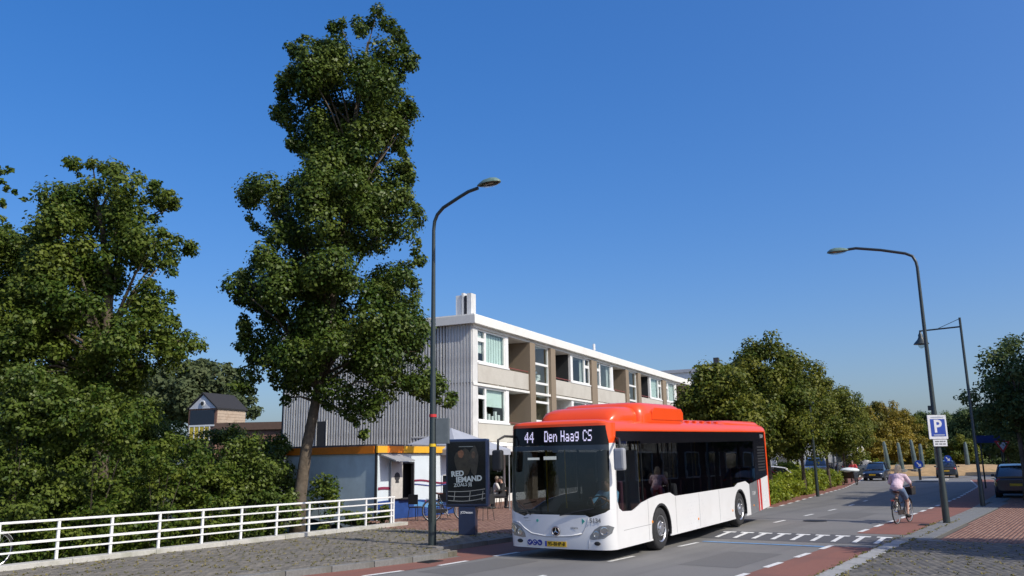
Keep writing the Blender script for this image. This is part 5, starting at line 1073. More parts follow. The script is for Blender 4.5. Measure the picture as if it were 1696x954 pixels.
bx = MB().box(-0.02, 0.30, -0.01, 0.20, 2.40, 3.02); bx.xf(Matrix.Rotation(math.radians(30), 4, 'Z') @ Matrix.Translation((0.1, -0.05, 0))); bx.build('pole_box', mat('sign_back', (0.10, 0.12, 0.13), 0.5), L1, bevel=0.01)
MB().tube([(0.05, 0.1, 2.45), (0.05, 0.1, 2.95)], 0.012, 6).build('box_bracket', m_alu, L1)
L2 = lamp_post('tall street lamp on the right carrying the blue parking sign', (12.67, 25.58, ZP), (-0.819, 0.574), [(0, 7.7), (0.02, 7.88), (0.10, 8.08), (0.30, 8.20), (1.0, 8.42), (1.75, 8.60), (2.0, 8.60)], 2.32, 8.57)
MB().cbox((0.10, -0.0, 3.35), (0.10, 0.10, 0.14)).build('clamp', m_pole, L2)
# far lantern on a gallows bracket
p = thing('lantern_post', 'slim post with a bracket and hanging bell lantern right of the parking sign', 'street lamp', (18.17, 33.7, ZP), math.atan2(0.574, -0.819))
MB().tube([(0, 0, 0), (0, 0, 1.0), (0, 0, 1.05), (0, 0, 7.42)], [0.09, 0.085, 0.065, 0.045], 12).build('pole', m_pole, p, smooth='auto')
MB().tube([(0, 0, 7.05), (1.55, 0, 7.02)], 0.032, 8).build('bracket', m_pole, p); MB().tube([(0, 0, 7.38), (0.85, 0, 7.05)], 0.012, 6).build('stay', m_pole, p)
l_ = MB(); l_.lathe([(0.03, 7.02), (0.05, 6.92), (0.09, 6.86), (0.09, 6.76), (0.14, 6.66), (0.29, 6.50), (0.30, 6.47), (0.12, 6.47)], (1.52, 0, 0), 'z', 18); lo = l_.build('lantern', m_pole, p, smooth='auto')
MB().ell((1.52, 0, 6.46), (0.13, 0.13, 0.17), 14, 8).build('globe', m_bowl, lo, smooth=True)
# parking sign
sgp = thing('parking_sign', 'blue parking sign with white P fixed to the right lamp post', 'sign', (12.67, 25.58-0.11, 2.0), math.radians(7))
MB().box(-0.31, 0.29, -0.02, 0.0, 0.54, 1.25).build('sign_board', mat('sign_white', (0.62, 0.63, 0.66), 0.45), sgp, bevel=0.004)
MB().box(-0.235, 0.235, -0.024, -0.0205, 0.62, 1.13).build('blue_field', mat('sign_blue', (0.012, 0.05, 0.32), 0.4), sgp)
text_mesh('letter_p', 'P', 0.52, MATS['sign_white'], sgp, Matrix.Translation((-0.01, -0.026, 0.90)) @ Matrix.Rotation(PI/2, 4, 'X'), bold=0.012)
b = MB(); b.box(-0.16, 0.19, -0.0265, -0.0245, 0.645, 0.675); b.box(-0.2, 0.2, -0.0225, -0.0205, 1.165, 1.20); b.build('small_print', mat('print_grey', (0.35, 0.38, 0.45), 0.5), sgp)
sp = MB().box(-0.20, 0.24, -0.02, 0.0, 0.33, 0.525).build('lower_plate', MATS['sign_white'], sgp, bevel=0.003)
b = MB()
for z, xs in ((0.45, ((-0.15, -0.02), (0.0, 0.12), (0.13, 0.19))), (0.375, ((-0.15, -0.05), (-0.02, 0.08), (0.1, 0.19)))):
    for a, c in xs: b.box(a, c, -0.0225, -0.0205, z, z+0.04)
b.build('small_print', m_ink, sp)
# ------------------------------------------------------------------ advertising panel
m_navy = mat('panel_navy', (0.012, 0.022, 0.06), 0.35, coat=0.5)
ad = thing('advertising_panel', 'dark blue street advertising panel with poster on a single foot', 'advertising panel', (-1.30, 23.85, ZP), math.radians(-13))
MB().box(-0.24, 0.24, -0.13, 0.13, 0, 0.74).build('foot', m_navy, ad, bevel=0.02)
MB().box(-0.60, 0.60, -0.14, 0.14, 0.74, 2.58).build('case', m_navy, ad, bevel=0.045)
po = MB().box(-0.545, 0.545, -0.146, -0.1405, 0.83, 2.50).build('poster', mat('poster_dark', (0.004, 0.006, 0.009), 0.6, spec=0.15, var=0.6, scale=2.2), ad)
def pblob(x, z, rx, rz__, c, nm, y=-0.148):
    b = MB(); n = 18; b.prism([(x+rx*math.cos(t)*(1+0.12*math.sin(3*t)), z+rz__*math.sin(t)*(1+0.1*math.cos(5*t))) for t in np.linspace(0, 2*PI, n, endpoint=False)], 'xz', y, -0.1462); return b.build('printed_shape', mat(nm, c, 0.6, var=0.5, scale=9), po)
pblob(-0.08, 1.95, 0.26, 0.36, (0.03, 0.024, 0.016), 'print_coat'); pblob(0.22, 1.98, 0.12, 0.40, (0.035, 0.03, 0.024), 'print_coat2', -0.1485)
pblob(-0.16, 2.17, 0.085, 0.11, (0.17, 0.075, 0.04), 'print_face', -0.1495); pblob(0.20, 2.14, 0.055, 0.10, (0.10, 0.06, 0.04), 'print_face2', -0.1495)
m_pt = mat('poster_text', (0.52, 0.56, 0.58), 0.6, var=0.2, scale=20)
for s_, x, z, sz in (('RED', -0.44, 1.62, 0.20), ('IEMAND', -0.30, 1.46, 0.20), ('ZOALS JIJ', -0.36, 1.32, 0.125)):
    text_mesh('poster_lettering', s_, sz, m_pt, po, Matrix.Translation((x, -0.148, z)) @ Matrix.Rotation(PI/2, 4, 'X') @ Matrix.Rotation(math.radians(4), 4, 'Z'), align='LEFT', bold=0.008 if sz > 0.15 else 0.002)
b = MB()
for z in (1.16, 1.04, 0.92): b.tube([(-0.53+i*0.0707, -0.1475, z-0.05*math.sin(PI*i/15)*(1 if z < 1.1 else 0.6)+0.012*i*0.35) for i in range(16)], 0.010, 5)
for x in (-0.36, 0.08, 0.44): b.tube([(x, -0.1475, 0.92), (x+0.03, -0.1475, 1.17)], 0.010, 5)
b.build('printed_lines', mat('print_line', (0.22, 0.23, 0.23), 0.6), po)
MB().box(-0.22, 0.2, -0.148, -0.1462, 2.36, 2.38).build('printed_line', MATS['print_line'], po)
MB().box(-0.56, 0.56, -0.156, -0.152, 0.81, 2.52).build('cover_glass', glass('poster_glass', (0.92, 0.94, 0.95), 1.4), ad)
text_mesh('foot_lettering', 'JCDecaux', 0.085, mat('letter_white', (0.7, 0.72, 0.75), 0.5), ad, Matrix.Translation((0, -0.133, 0.60)) @ Matrix.Rotation(PI/2, 4, 'X'), bold=0.002)
# ------------------------------------------------------------------ roundabout island, columns, signs
b = MB(); n = 40; rings = [(11.5, 0.09), (11.3, 0.25), (9.5, 0.85), (7.5, 1.05), (0.01, 1.1)]
b.loft([[(rc.x+r*math.cos(2*PI*j/n), rc.y+r*math.sin(2*PI*j/n), z) for j in range(n)] for r, z in rings]); tag(b.build('roundabout_island', mat('dry_sand', (0.36, 0.24, 0.12), 0.95, var=0.2, scale=1.5, bump=0.2, stain=((0.16, 0.15, 0.06), 0.35, 0.55, 0.15, 0.7)), smooth='auto'), kind='structure')
m_colm = mat('column_patina', (0.075, 0.11, 0.11), 0.6, var=0.25, scale=2)
for i, (x, yt, lean, Y) in enumerate(((1463.5, 731, 8, 90), (1487, 733, 7, 88.5), (1508, 728, 9, 88), (1523.5, 735, 4, 89), (1548, 733, 6, 92), (1598, 732, 5, 92))):
    bt = at(x+lean, 772, Y); tp_ = at(x, yt, Y); zb0 = 0.6
    t = thing('leaning_column', ['leaning grey-green column, leftmost of the row on the island', 'leaning grey-green column, second from left on the island', 'leaning grey-green column, third from left and tallest on the island', 'leaning grey-green column, fourth from left on the island', 'leaning grey-green column hidden partly by the right lamp post', 'leaning grey-green column, rightmost on the island'][i], 'column', (bt.x, Y, zb0), 0, 'leaning columns on the roundabout')
    d = Vector((tp_.x-bt.x, 0, tp_.z-zb0)); s = MB(); s.loft([[tuple(d*k+Vector((w*math.cos(a), w*math.sin(a), 0))) for a in np.linspace(0, 2*PI, 10, endpoint=False)] for k, w in ((-0.1, 0.25), (0, 0.25), (0.5, 0.22), (0.9, 0.17), (1.0, 0.10))]); s.build('shaft', m_colm, t, smooth='auto')
    MB().lathe([(0.55, -0.3), (0.5, 0.12), (0.4, 0.16)], n=12).build('footing', m_kerbd, t)
def disc_sign(x, y, Y, zt, label):
    q = at(x, y, Y); t = thing('road_sign', label, 'sign', (q.x, Y, 0.09), math.radians(-20)); MB().tube([(0, 0, 0), (0, 0, zt+0.3)], 0.04, 8).build('post', m_pole, t)
    o = MB().lathe([(0.32, -0.06), (0.32, -0.045)], (0, 0, zt), 'y', 22).build('disc', MATS['sign_blue'], t); MB().prism([(-0.16, zt+0.12), (-0.1, zt+0.18), (0.08, zt-0.02), (0.16, zt+0.06), (0.17, zt-0.18), (-0.07, zt-0.17), (0.01, zt-0.09)], 'xz', -0.066, -0.061).build('arrow', MATS['sign_white'], o)
    return t
t = disc_sign(1525, 800, 68, at(1525, 769, 68).z-0.09, 'round blue arrow sign on a black and white splitter island post'); MB().box(-0.09, 0.09, -0.05, 0.05, 0, 1.0).build('bollard', m_blm, t)
disc_sign(1573, 790, 78, at(1573, 760, 78).z-0.09, 'round blue arrow sign above the car leaving the roundabout')
tag(sheet('splitter_island', [(30.5, 66.5), (32.2, 65.6), (36.0, 71.5), (34.9, 72.3)], 0.2, m_kerb), kind='structure')
q = at(1640, 730, 52); t = thing('direction_sign', 'long dark blue direction sign above the parked car', 'sign', (q.x, 52, 0.1), math.radians(-16))
for x in (-0.55, 0.55): MB().tube([(x, 0.05, 0), (x, 0.05, q.z+0.2)], 0.045, 8).build('post', m_pole, t)
MB().box(-0.85, 0.80, -0.03, 0.0, q.z-0.22, q.z+0.22).build('board', mat('sign_navy', (0.02, 0.04, 0.16), 0.4), t)
q = at(1661, 742, 48); t = thing('yield_sign', 'red and white triangular sign seen under the right-hand trees', 'sign', (q.x, 48, 0.1), math.radians(-30))
MB().tube([(0, 0.03, 0), (0, 0.03, q.z+0.3)], 0.035, 8).build('post', m_pole, t); o = MB().prism([(-0.4, q.z+0.3), (0.4, q.z+0.3), (0, q.z-0.38)], 'xz', -0.02, 0).build('triangle', m_rs, t); MB().prism([(-0.25, q.z+0.21), (0.25, q.z+0.21), (0, q.z-0.21)], 'xz', -0.024, -0.0205).build('inner_triangle', MATS['sign_white'], o)
for i, (x, Y) in enumerate(((1344, 44.5), (1392, 75.0))):
    q = at(x, 700, Y); t = thing('street_lamp', ['dark lamp post standing in the hedge between two street trees', 'thin dark lamp post far along the left side of the road'][i], 'street lamp', (q.x, Y, 0.08), 0)
    MB().tube([(0, 0, 0), (0, 0, 0.9), (0, 0, 4.6)], [0.09, 0.08, 0.05], 10).build('pole', m_pole, t, smooth='auto'); MB().lathe([(0.05, 4.6), (0.22, 4.75), (0.24, 4.8), (0.05, 4.95)], n=14).build('lamp_head', m_pole, t)
for i, x in enumerate((1380, 1386)):
    q = at(x, 760, 66); t = thing('banner_post', 'slim grey post among the street trees, %s of a pair' % ('left' if i == 0 else 'right'), 'post', (q.x, 66, 0.08), 0, 'slim posts by the car park'); MB().tube([(0, 0, 0), (0, 0, 3.2)], 0.06, 8).build('pole', mat('post_grey', (0.16, 0.2, 0.23), 0.5), t); MB().ell((0, 0, 3.2), 0.075, 8, 6).build('cap', m_pole, t)
# ------------------------------------------------------------------ trees and shrubs
m_bark = mat('bark', (0.11, 0.085, 0.06), 0.95, var=0.35, scale=9, bump=0.8, stain=((0.17, 0.15, 0.12), 1.5, 0.5, 0.2, 0.7))
LM_A = leafmat('leaf_alder', (0.038, 0.074, 0.010), (0.125, 0.160, 0.028), 0.22, 0.42)
LM_B = leafmat('leaf_bank', (0.036, 0.076, 0.009), (0.155, 0.190, 0.028), 0.30, 0.5)
LM_C = leafmat('leaf_lime', (0.060, 0.092, 0.010), (0.20, 0.20, 0.028), 0.30, 0.5)
LM_D = leafmat('leaf_autumn', (0.10, 0.105, 0.014), (0.32, 0.23, 0.03), 0.30, 0.5)
LM_E = leafmat('leaf_willow', (0.060, 0.085, 0.035), (0.12, 0.145, 0.06), 0.30, 0.6)
LM_F = leafmat('leaf_far', (0.048, 0.085, 0.026), (0.12, 0.155, 0.048), 0.25, 0.6)
LM_H = leafmat('leaf_hedge', (0.12, 0.18, 0.014), (0.31, 0.34, 0.03), 0.35, 0.45)
def leaves(name, mat_, parent, blobs, dens, size, seed, flat=0.5, origin=(0, 0, 0), inner=0.55, kind=None):
    R = np.random.RandomState(seed); B = np.array(blobs, float)
    n = np.maximum(12, (dens*4*PI*(B[:, 3]*B[:, 4]+B[:, 3]*B[:, 5]+B[:, 4]*B[:, 5])/3)).astype(int); N = int(n.sum())
    idx = np.repeat(np.arange(len(B)), n); c = B[idx, :3]; r = B[idx, 3:6]
    d = R.normal(size=(N, 3)); d /= np.linalg.norm(d, axis=1)[:, None]
    rad = (inner+(1-inner)*R.rand(N))*(1+0.16*R.normal(size=N)); p = c+d*r*rad[:, None]
    nrm = d*0.85+np.array([0.12, -0.1, flat])+R.normal(size=(N, 3))*0.45; nrm /= np.linalg.norm(nrm, axis=1)[:, None]
    a = R.normal(size=(N, 3)); a -= nrm*(a*nrm).sum(1)[:, None]; a /= np.linalg.norm(a, axis=1)[:, None]; b_ = np.cross(nrm, a)
    s = size*R.uniform(0.6, 1.35, N)[:, None]; droop = nrm*s*0.12
    V = np.stack([p-a*s*0.55-droop, p+b_*s*0.38, p+a*s*0.6-droop, p-b_*s*0.38], 1)-np.array(origin)
    bt = R.normal(0.42, 0.16, len(B))[idx]; T = np.clip(bt+R.normal(0, 0.22, N), 0, 1)
    o = npmesh(name, V.reshape(-1, 3), np.arange(N*4).reshape(-1, 4), mat_, parent, T)
    if kind: tag(o, kind=kind)
    return o
def crown_px(poly, Y0, n, rpx, seed, deep=0.8, Ymin=None):
    """clumps filling a crown outline at its own distance, as deep as it is wide"""
    R = np.random.RandomState(seed); P = np.array(poly, float); x0, y0 = P.min(0); x1, y1 = P.max(0); out = []; k = 0
    seg = [(P[i], P[(i+1) % len(P)]) for i in range(len(P))]
    def ed(q):
        m = 1e9
        for a, b in seg:
            t = np.clip(np.dot(q-a, b-a)/max(1e-9, np.dot(b-a, b-a)), 0, 1); m = min(m, np.linalg.norm(q-a-t*(b-a)))
        return m
    cen = P.mean(0); m0 = Y0/1418.0
    for a, b in seg:                                   # small sprays that carry the outline
        ln = np.linalg.norm(b-a); nv = np.array([-(b-a)[1], (b-a)[0]])/max(1e-6, ln)
        for t in np.arange(0.5, max(1, ln//14))/max(1, ln//14):
            if R.rand() < 0.12: continue
            r = R.uniform(8, 13); q = a+(b-a)*t
            for sg in (1, -1):
                qq = q+nv*sg*r*0.8
                if inpoly(np.array([qq[0]]), np.array([qq[1]]), poly)[0]:
                    w = at(qq[0], qq[1], Y0); rr = r*m0; out.append((w.x, w.y+R.normal()*0.35, w.z, rr*1.15, rr*1.15, rr)); break
    n += len(out)
    while len(out) < n and k < n*60:
        k += 1; q = np.array([R.uniform(x0, x1), R.uniform(y0, y1)])
        if not inpoly(np.array([q[0]]), np.array([q[1]]), poly)[0]: continue
        e = ed(q); r = R.uniform(*rpx)
        if e < r*0.8: r = max(rpx[0]*0.5, e*1.12)
        row = np.linspace(x0, x1, 60); ins = inpoly(row, np.full(60, q[1]), poly); hw = max(10, ins.sum()*(x1-x0)/60/2)
        xm = row[ins].mean() if ins.any() else q[0]; rel = min(0.98, abs(q[0]-xm)/hw)
        m_px = Y0/1418.0; dy = math.sqrt(1-rel*rel)*hw*m_px*deep*R.uniform(-1, 1)
        w = at(q[0], q[1], Y0); sc = (Y0+dy)/Y0
        rr = r*m_px; out.append((w.x, w.y+dy, w.z, rr*R.uniform(0.95, 1.35), rr*R.uniform(0.95, 1.35), rr*R.uniform(0.85, 1.15)))
    return out
def tree(name, label, base, blobs, lm, dens, size, seed, trunk, r0, limbs=14, group=None, flat=0.5, cat='tree', inner=0.55):
    """trunk: points in world space from the ground up"""
    t = thing(name, label, cat, base, 0, group); R = random.Random(seed); o = Vector(base)
    tr = MB(); pts = [Vector(p)-o for p in trunk]; k = len(pts)
    tr.tube(pts, [r0*1.35] + [r0*(1-0.8*i/(k-1)) for i in range(1, k)], 12)
    bl = R.sample(list(blobs), min(limbs, len(blobs))); zlo = min(q[2] for q in blobs)-o.z; lowk = max([i for i in range(k-1) if pts[i].z < zlo+0.35*(pts[-1].z-zlo)*0.5] or [0])
    for q in bl:
        e = Vector(q[:3])-o; s0 = None
        for i in range(k-1):
            if pts[i+1].z <= e.z-0.25 or s0 is None: s0 = i
        s0 = max(s0, lowk)
        f = R.uniform(0.2, 0.8); st = pts[s0].lerp(pts[s0+1], f)
        if st.z > e.z: st = pts[s0].lerp(pts[s0+1], 0.05)
        mid = st.lerp(e, 0.5)+Vector((0, 0, (e-st).length*0.10)); rr = r0*0.32*(1-0.6*s0/k)
        tr.tube([st, mid, e], [rr, rr*0.6, rr*0.2], 6)
    tr.build('trunk', m_bark, t, smooth=True)
    leaves('crown', lm, t, blobs, dens, size, seed, flat, base, inner)
    return t
def ball(c, R_, n, seed, r=(0.45, 0.8), zs=1.0):
    R = np.random.RandomState(seed); out = []
    for _ in range(n):
        d = R.normal(size=3); d /= np.linalg.norm(d); k = R.rand()**0.45
        out.append((c[0]+d[0]*R_[0]*k*0.85, c[1]+d[1]*R_[1]*k*0.85, c[2]+d[2]*R_[2]*k*0.9, *(R.uniform(*r, 3)*np.array([1.1, 1.1, 0.8]))))
    return out
# the tall tree behind the railing
YT = 30.0
PT = [(600, 28), (628, 14), (645, 28), (672, 50), (675, 75), (692, 98), (683, 122), (655, 128), (660, 150), (690, 165), (690, 188), (668, 200), (684, 222), (668, 240), (682, 268), (690, 300), (668, 312), (702, 345), (706, 380), (690, 405),
      (707, 432), (682, 448), (700, 480), (690, 510), (716, 545), (704, 585), (726, 618), (758, 655), (750, 680), (712, 665), (690, 655), (660, 640), (640, 660), (622, 700), (604, 732), (588, 715), (572, 690), (540, 680), (510, 655), (490, 640), (470, 690), (462, 650), (440, 625), (420, 650), (396, 655), (392, 625), (412, 600),
      (396, 575), (402, 545), (440, 515), (392, 508), (378, 482), (398, 455), (432, 425), (440, 395), (412, 375), (398, 325), (420, 308), (455, 312), (492, 300), (515, 278), (505, 258), (474, 245), (478, 215), (448, 192), (456, 165), (462, 122), (500, 118), (505, 98), (474, 90), (478, 68), (505, 72), (520, 62), (548, 66), (545, 42), (578, 40)]
tb = [at(492, 845, YT), at(497, 820, YT), at(508, 740, YT), at(522, 670, YT), at(540, 580, YT), at(556, 460, YT), at(575, 320, YT), at(590, 180, YT), at(610, 70, YT)]
tb[0].z = -1.0
tree('alder_tree', 'tall dark green tree leaning right behind the white railing', tb[0], crown_px(PT, YT, 300, (14, 38), 11) + crown_px([q for q in PT if q[1] < 330], YT, 70, (14, 30), 12) + crown_px([(385, 470), (420, 430), (455, 395), (480, 520), (450, 610), (405, 600), (400, 550)], YT, 16, (14, 26), 13), LM_A, 112, 0.118, 12, tb, 0.25, 46, inner=0.55)
# trees on the canal bank at the left
PA = [(100, 265), (120, 262), (160, 270), (240, 285), (297, 325), (290, 347), (258, 347), (275, 385), (320, 395), (320, 412), (296, 425), (305, 460), (262, 440), (222, 447), (268, 470), (302, 500), (285, 512), (300, 530), (336, 570), (326, 592), (270, 602), (225, 640), (200, 690), (100, 700), (20, 690), (0, 560), (35, 470), (65, 420), (60, 380), (76, 345), (70, 340), (92, 320), (132, 300)]
b0 = at(165, 860, 27.0); b0.z = -1.1
tree('bank_tree', 'broad green tree on the bank with a ragged crown, left of the tall tree', b0, crown_px(PA, 27, 230, (14, 38), 21), LM_B, 118, 0.112, 22, [b0, at(168, 760, 27), at(172, 640, 27), at(180, 500, 27), at(170, 380, 27), at(150, 300, 27)], 0.26, 36, inner=0.4)
PB = [(-10, 372), (40, 366), (78, 392), (95, 440), (80, 520), (60, 590), (20, 640), (-160, 640), (-220, 420), (-110, 330)]
b0 = at(-60, 860, 28.5); b0.z = -1.1
tree('bank_tree', 'yellowish green tree filling the left edge of the picture', b0, crown_px(PB, 28.5, 150, (18, 38), 31), LM_B, 105, 0.115, 32, [b0, at(-60, 700, 28.5), at(-55, 560, 28.5), at(-40, 420, 28.5)], 0.24, 24, inner=0.4)
tw = [(4, 283, 9), (16, 281, 8), (2, 300, 8), (12, 312, 9), (24, 318, 7), (40, 331, 7), (6, 336, 9), (-10, 290, 12), (-30, 300, 22), (-60, 290, 30)]
bl = []
for x, y, r in tw: w = at(x, y, 21.0); q = r*21/1418; bl.append((w.x, w.y, w.z, q, q, q*0.8))
PC = [(-60, 180), (-40, 300), (-70, 420), (-200, 520), (-330, 420), (-340, 240), (-200, 120)]
b0 = at(-200, 900, 21.0); b0.z = -1.1
tree('bank_tree', 'tree just outside the left edge, only a twig of it in view', b0, bl + crown_px(PC, 21, 60, (20, 40), 41), LM_A, 60, 0.15, 42, [b0, at(-200, 650, 21), at(-195, 420, 21), at(-180, 250, 21)], 0.22, 20, inner=0.4)
b0 = Vector((-17.0, 11.6, -1.1)); tree('bank_tree', 'bank tree beside the photographer, out of view on the left', b0, ball((-17.0, 11.6, 5.0), (3.0, 3.0, 4.0), 80, 45, (0.6, 1.0)), LM_A, 40, 0.2, 46, [b0, (-17, 11.6, 1.5), (-16.9, 11.6, 4.5), (-17, 11.7, 8.0)], 0.2, 20)
# shrubs along the bank behind the railing
SH = [(40, 668, 115, 72, 22.6, 'wide shrub under the left edge tree'), (165, 700, 110, 66, 23.2, 'dense shrub in the middle of the left bank'), (268, 755, 80, 44, 24.6, 'shrub just left below the small house'), (60, 812, 120, 62, 24.5, 'low dark shrub behind the leftmost railing bays'), (205, 822, 100, 52, 26.2, 'low shrub behind the third railing bay'), (325, 795, 80, 52, 27.5, 'shrub below the small house'),
      (405, 785, 62, 62, 29.0, 'dark shrub left of the tall tree trunk'), (445, 750, 50, 42, 32.5, 'dark shrub behind the tall tree trunk'), (538, 822, 34, 36, 28.0, 'light green shrub at the foot of the tall tree'), (455, 845, 55, 40, 27.0, 'low shrub beside the tall tree trunk'), (350, 855, 70, 34, 26.4, 'ground-hugging shrub behind the fifth railing bay'), (120, 885, 110, 36, 23.2, 'ivy-like shrub right behind the leftmost railing posts'), (250, 872, 75, 30, 24.4, 'ivy-like shrub behind the middle railing posts'), (590, 856, 36, 18, 28.6, 'small shrub behind the last railing bay'), (636, 852, 16, 18, 28.0, 'sprig growing through the end of the railing'),
      (380, 730, 60, 34, 38.0, 'far shrub below the brown flat roof'), (-40, 740, 90, 110, 30, 'tall shrub at the left edge'), (40, 765, 110, 62, 27.0, 'shaded shrub under the overhanging bushes at the left edge'), (150, 770, 100, 58, 27.5, 'shaded shrub under the overhanging bushes in the middle of the bank'), (245, 790, 90, 50, 28.5, 'shaded shrub low on the bank below the small house'), (365, 810, 80, 52, 30.5, 'shaded shrub between the small house and the tall trunk'), (450, 800, 48, 60, 31.5, 'dark shrub hiding the foot of the ribbed end wall'), (90, 735, 130, 60, 33.0, 'dark thicket behind the shaded bank shrubs'), (220, 750, 110, 50, 33.5, 'dark thicket below left of the small house'), (60, 700, 120, 70, 36, 'tall dark shrub far behind the left bank'), (200, 725, 110, 65, 37, 'broad dark shrub far behind the bank'), (300, 752, 90, 40, 36, 'low dark shrub in front of the small house'), (120, 655, 110, 60, 31, 'tall shrub behind the bank trees'), (215, 695, 65, 45, 33, 'tall shrub left of the small house')]
for i, (x, y, rx, ry, Y, lab) in enumerate(SH):
    c = at(x, y, Y); m_ = Y/1418.0; q = (rx*m_, min(rx*m_, 1.4), ry*m_); R_ = max(0.14, 0.34*min(q)); nb = int(18+26*q[0]*q[2]/ (1.3*1.3))
    base = (c.x, c.y, -1.15 if Y < 37.5 else -0.05); nb = min(nb, 75)
    if c.z-q[2] > 0.2: pass
    bl = ball(c, q, nb, 100+i, (R_*0.75, R_*1.15))
    low = ball((c.x, c.y, (c.z-q[2]+base[2])/2), (q[0]*0.7, q[1]*0.7, max(0.2, (c.z-q[2]-base[2])/2)), max(14, nb//2), 200+i, (R_*0.8, R_*1.3))
    t = thing('bank_shrub', lab + (' beyond the railing' if 'railing' not in lab else ''), 'shrub', base, 0, 'shrubs on the canal bank')
    leaves('foliage', LM_B if i % 3 else LM_H if i == 8 else LM_A, t, bl+low, 95, 0.098, 300+i, 0.45, base, 0.45)
    s = MB(); o = Vector(base)
    for q_ in bl[:4]: e = Vector(q_[:3])-o; s.tube([(0, 0, 0), (e.x*0.35, e.y*0.35, e.z*0.5), tuple(e)], [0.02, 0.012, 0.006], 5)
    s.build('stem', mat('twig', (0.05, 0.04, 0.028), 0.95), t)
# street trees in the hedge, left side of the road
def street_tree(label, X, Y, top, rad, seed, lm=LM_C, name='street_tree', size=0.135, dens=74, lowz=2.0, n=80, group='street trees along the hedge', r0=0.12, z0=0.05):
    cz_ = (top+lowz)/2; R = np.random.RandomState(seed)
    bl = ball((X, Y, cz_-0.15), (rad, rad, (top-lowz)/2), n, seed, (rad*0.18, rad*0.32))
    bl += [(X+R.normal()*rad*0.25, Y+R.normal()*rad*0.25, top-R.uniform(0.05, 0.9), rad*0.2, rad*0.2, rad*0.2) for _ in range(8)]
    return tree(name, label, (X, Y, z0), bl, lm, dens, size, seed, [(X, Y, z0), (X+0.03, Y, z0+1.2), (X-0.02, Y, lowz+0.6), (X+0.1, Y, cz_), (X, Y, top-0.9)], r0, 22, group, 0.5)
def alongx(px_, Y): return at(px_, 700, Y).x
street_tree('nearest street tree, rising behind the middle of the bus roof', alongx(1200, 36.5), 36.5, 6.1, 2.3, 51)
street_tree('tallest street tree, directly behind the tail of the bus', alongx(1268, 40.5), 40.5, 7.7, 2.5, 52, n=95)
street_tree('street tree with its trunk in the hedge right of the bus tail', alongx(1323, 46.5), 46.5, 7.3, 2.45, 53)
street_tree('street tree behind the dark lamp post in the hedge', alongx(1364, 56.0), 56.0, 7.3, 2.5, 54)
street_tree('farthest street tree of the row, nearest the cargo bicycle', alongx(1392, 66.0), 66.0, 7.2, 2.4, 55)
street_tree('street tree on the far side of the car park behind the bus', alongx(1232, 50.0), 50.0, 7.6, 2.6, 56)
street_tree('street tree on the far side of the car park behind the hedge', alongx(1300, 62.0), 62.0, 7.4, 2.6, 57)
# autumn trees and wood round the roundabout
for i, (x, Y, top, rad, lm, lab) in enumerate(((1432, 98, 7.6, 2.9, LM_D, 'golden tree left of the leaning columns'), (1462, 100, 8.2, 3.1, LM_D, 'golden tree behind the leftmost leaning column'), (1492, 104, 7.6, 3.0, LM_D, 'golden tree behind the third leaning column'), (1515, 110, 7.0, 3.0, LM_C, 'olive tree behind the fourth leaning column'),
        (1408, 84, 7.2, 2.6, LM_C, 'olive tree above the cargo bicycle'), (1530, 128, 8.2, 3.8, LM_F, 'dark distant tree left of the parking sign'), (1556, 122, 7.6, 3.6, LM_F, 'dark distant tree behind the parking sign pole'), (1580, 126, 8.0, 3.8, LM_F, 'dark distant tree above the departing car'), (1604, 118, 8.2, 3.6, LM_F, 'dark distant tree behind the lantern post'), (1632, 116, 8.0, 3.4, LM_F, 'distant tree left above the direction sign'), (1662, 108, 8.2, 3.6, LM_F, 'distant tree behind the right edge trees'), (1694, 104, 8.4, 3.6, LM_F, 'distant tree at the right edge'),
        (1590, 100, 4.2, 2.2, LM_C, 'yellowish low tree right of the departing car'), (1480, 136, 8.0, 3.8, LM_F, 'distant dark tree behind the golden trees'), (1420, 132, 8.2, 3.8, LM_F, 'distant dark tree left behind the golden trees'))):
    street_tree(lab, alongx(x, Y), Y, top, rad, 70+i, lm, 'park_tree', 0.21 if Y > 95 else 0.18, 34 if Y > 95 else 40, 1.1, 64, 'trees round the roundabout', 0.16)
# shrub belt on the far side of the roundabout
bl = []
for i in range(120): a = math.radians(25+130*i/120); R_ = 24.5+random.uniform(-0.8, 0.8); bl.append((rc.x+R_*math.cos(a), rc.y+R_*math.sin(a), random.uniform(0.5, 1.5), 1.2, 1.2, 0.9))
t = thing('shrub_belt', 'dark belt of shrubs on the far side of the roundabout', 'shrubs', (rc.x, rc.y, 0)); leaves('foliage', LM_F, t, bl, 14, 0.28, 91, 0.5, (rc.x, rc.y, 0))
# tall trees on the right, the nearer ones stand outside the picture and shade the road
street_tree('slender tree at the right edge behind the lantern post', 22.2, 37.5, 6.9, 2.15, 61, LM_F, 'pavement_tree', 0.14, 40, 2.7, 60, 'trees on the right pavement', 0.14, 0.1)
p = uv(50.5, -2.7); street_tree('dark tree behind the parked car at the right edge', p.x, p.y, 8.0, 2.7, 62, LM_F, 'pavement_tree', 0.15, 36, 2.4, 64, 'trees on the right pavement', 0.16, 0.1)
p = uv(21.2, 3.0); street_tree('tree on the right pavement, out of view, shading the near bricks', p.x, p.y, 6.6, 2.7, 65, LM_F, 'pavement_tree', 0.2, 30, 2.3, 66, 'trees on the right pavement', 0.16, 0.1)
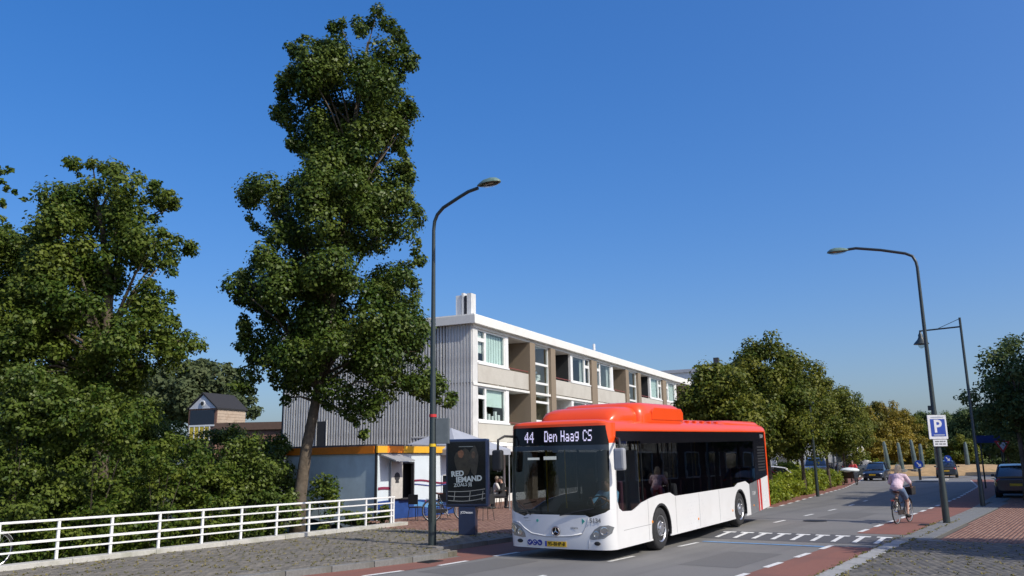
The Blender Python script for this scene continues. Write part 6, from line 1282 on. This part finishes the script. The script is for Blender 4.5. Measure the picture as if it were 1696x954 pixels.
# willow far left, behind the small house
c = at(330, 650, 92)
PW = [(200, 640), (240, 612), (290, 603), (335, 594), (385, 606), (402, 630), (425, 650), (432, 690), (380, 700), (300, 700), (215, 700)]
b0 = (c.x, 92, -0.05)
tree('willow_tree', 'hazy grey-green willow far behind the small house', b0, crown_px(PW, 92, 90, (14, 26), 95), LM_E, 12, 0.42, 96, [b0, at(322, 720, 92), at(325, 660, 92), at(330, 620, 92)], 0.5, 20)
PW = [(70, 640), (150, 615), (230, 625), (250, 700), (60, 700)]
b0 = (at(150, 700, 96).x, 96, -0.05); tree('willow_tree', 'distant tree hidden behind the left bank trees', b0, crown_px(PW, 96, 50, (14, 24), 97), LM_E, 10, 0.45, 98, [b0, at(150, 690, 96), at(150, 640, 96)], 0.5, 14)
# hedge between the road and the car park
hd = thing('hedge', 'long low yellow-green hedge along the far red cycle lane', 'hedge', (*gnd(1280, 838, 0.1).xy, 0.08))
A_ = gnd(1262, 845, 0.1); B_ = gnd(1402, 803, 0.1); bl = []; R = np.random.RandomState(5); dv_ = (B_-A_); nrm_ = Vector((-dv_.y, dv_.x, 0)).normalized()
for i in range(480):
    k = R.rand(); o = R.uniform(0.35, 2.1); q = A_+dv_*k+nrm_*o; h_ = 1.18+0.12*math.sin(k*23)+R.normal()*0.05-0.25*(k > 0.97); bl.append((q.x, q.y, R.uniform(0.2, h_-0.1), 0.34, 0.34, 0.26))
leaves('foliage', LM_H, hd, bl, 95, 0.11, 92, 0.55, hd.location)
s = MB()
for i in range(40): k = (i+0.5)/40; q = A_+dv_*k+nrm_*1.2-hd.location; s.tube([(q.x, q.y, 0), (q.x+R.normal()*0.2, q.y+R.normal()*0.2, 0.7)], 0.02, 5)
s.build('stems', m_bark, hd)
for i, (x, Y, w, h_, lab) in enumerate(((1293, 58, 1.3, 1.9, 'rounded bright green bush behind the white car'), (1424, 90, 1.6, 2.4, 'bright green bush behind the dark SUV'), (1310, 60, 0.6, 1.8, 'narrow green bush left of the pedestrian in white'))):
    X = alongx(x, Y); t = thing('round_bush', lab, 'shrub', (X, Y, 0.05)); bl = ball((X, Y, h_*0.55), (w, w, h_*0.5), 26, 400+i, (0.3, 0.5)); leaves('foliage', LM_H, t, bl, 40, 0.16, 410+i, 0.5, (X, Y, 0.05)); MB().tube([(0, 0, -0.05), (0, 0, h_*0.6)], 0.05, 6).build('stem', m_bark, t)
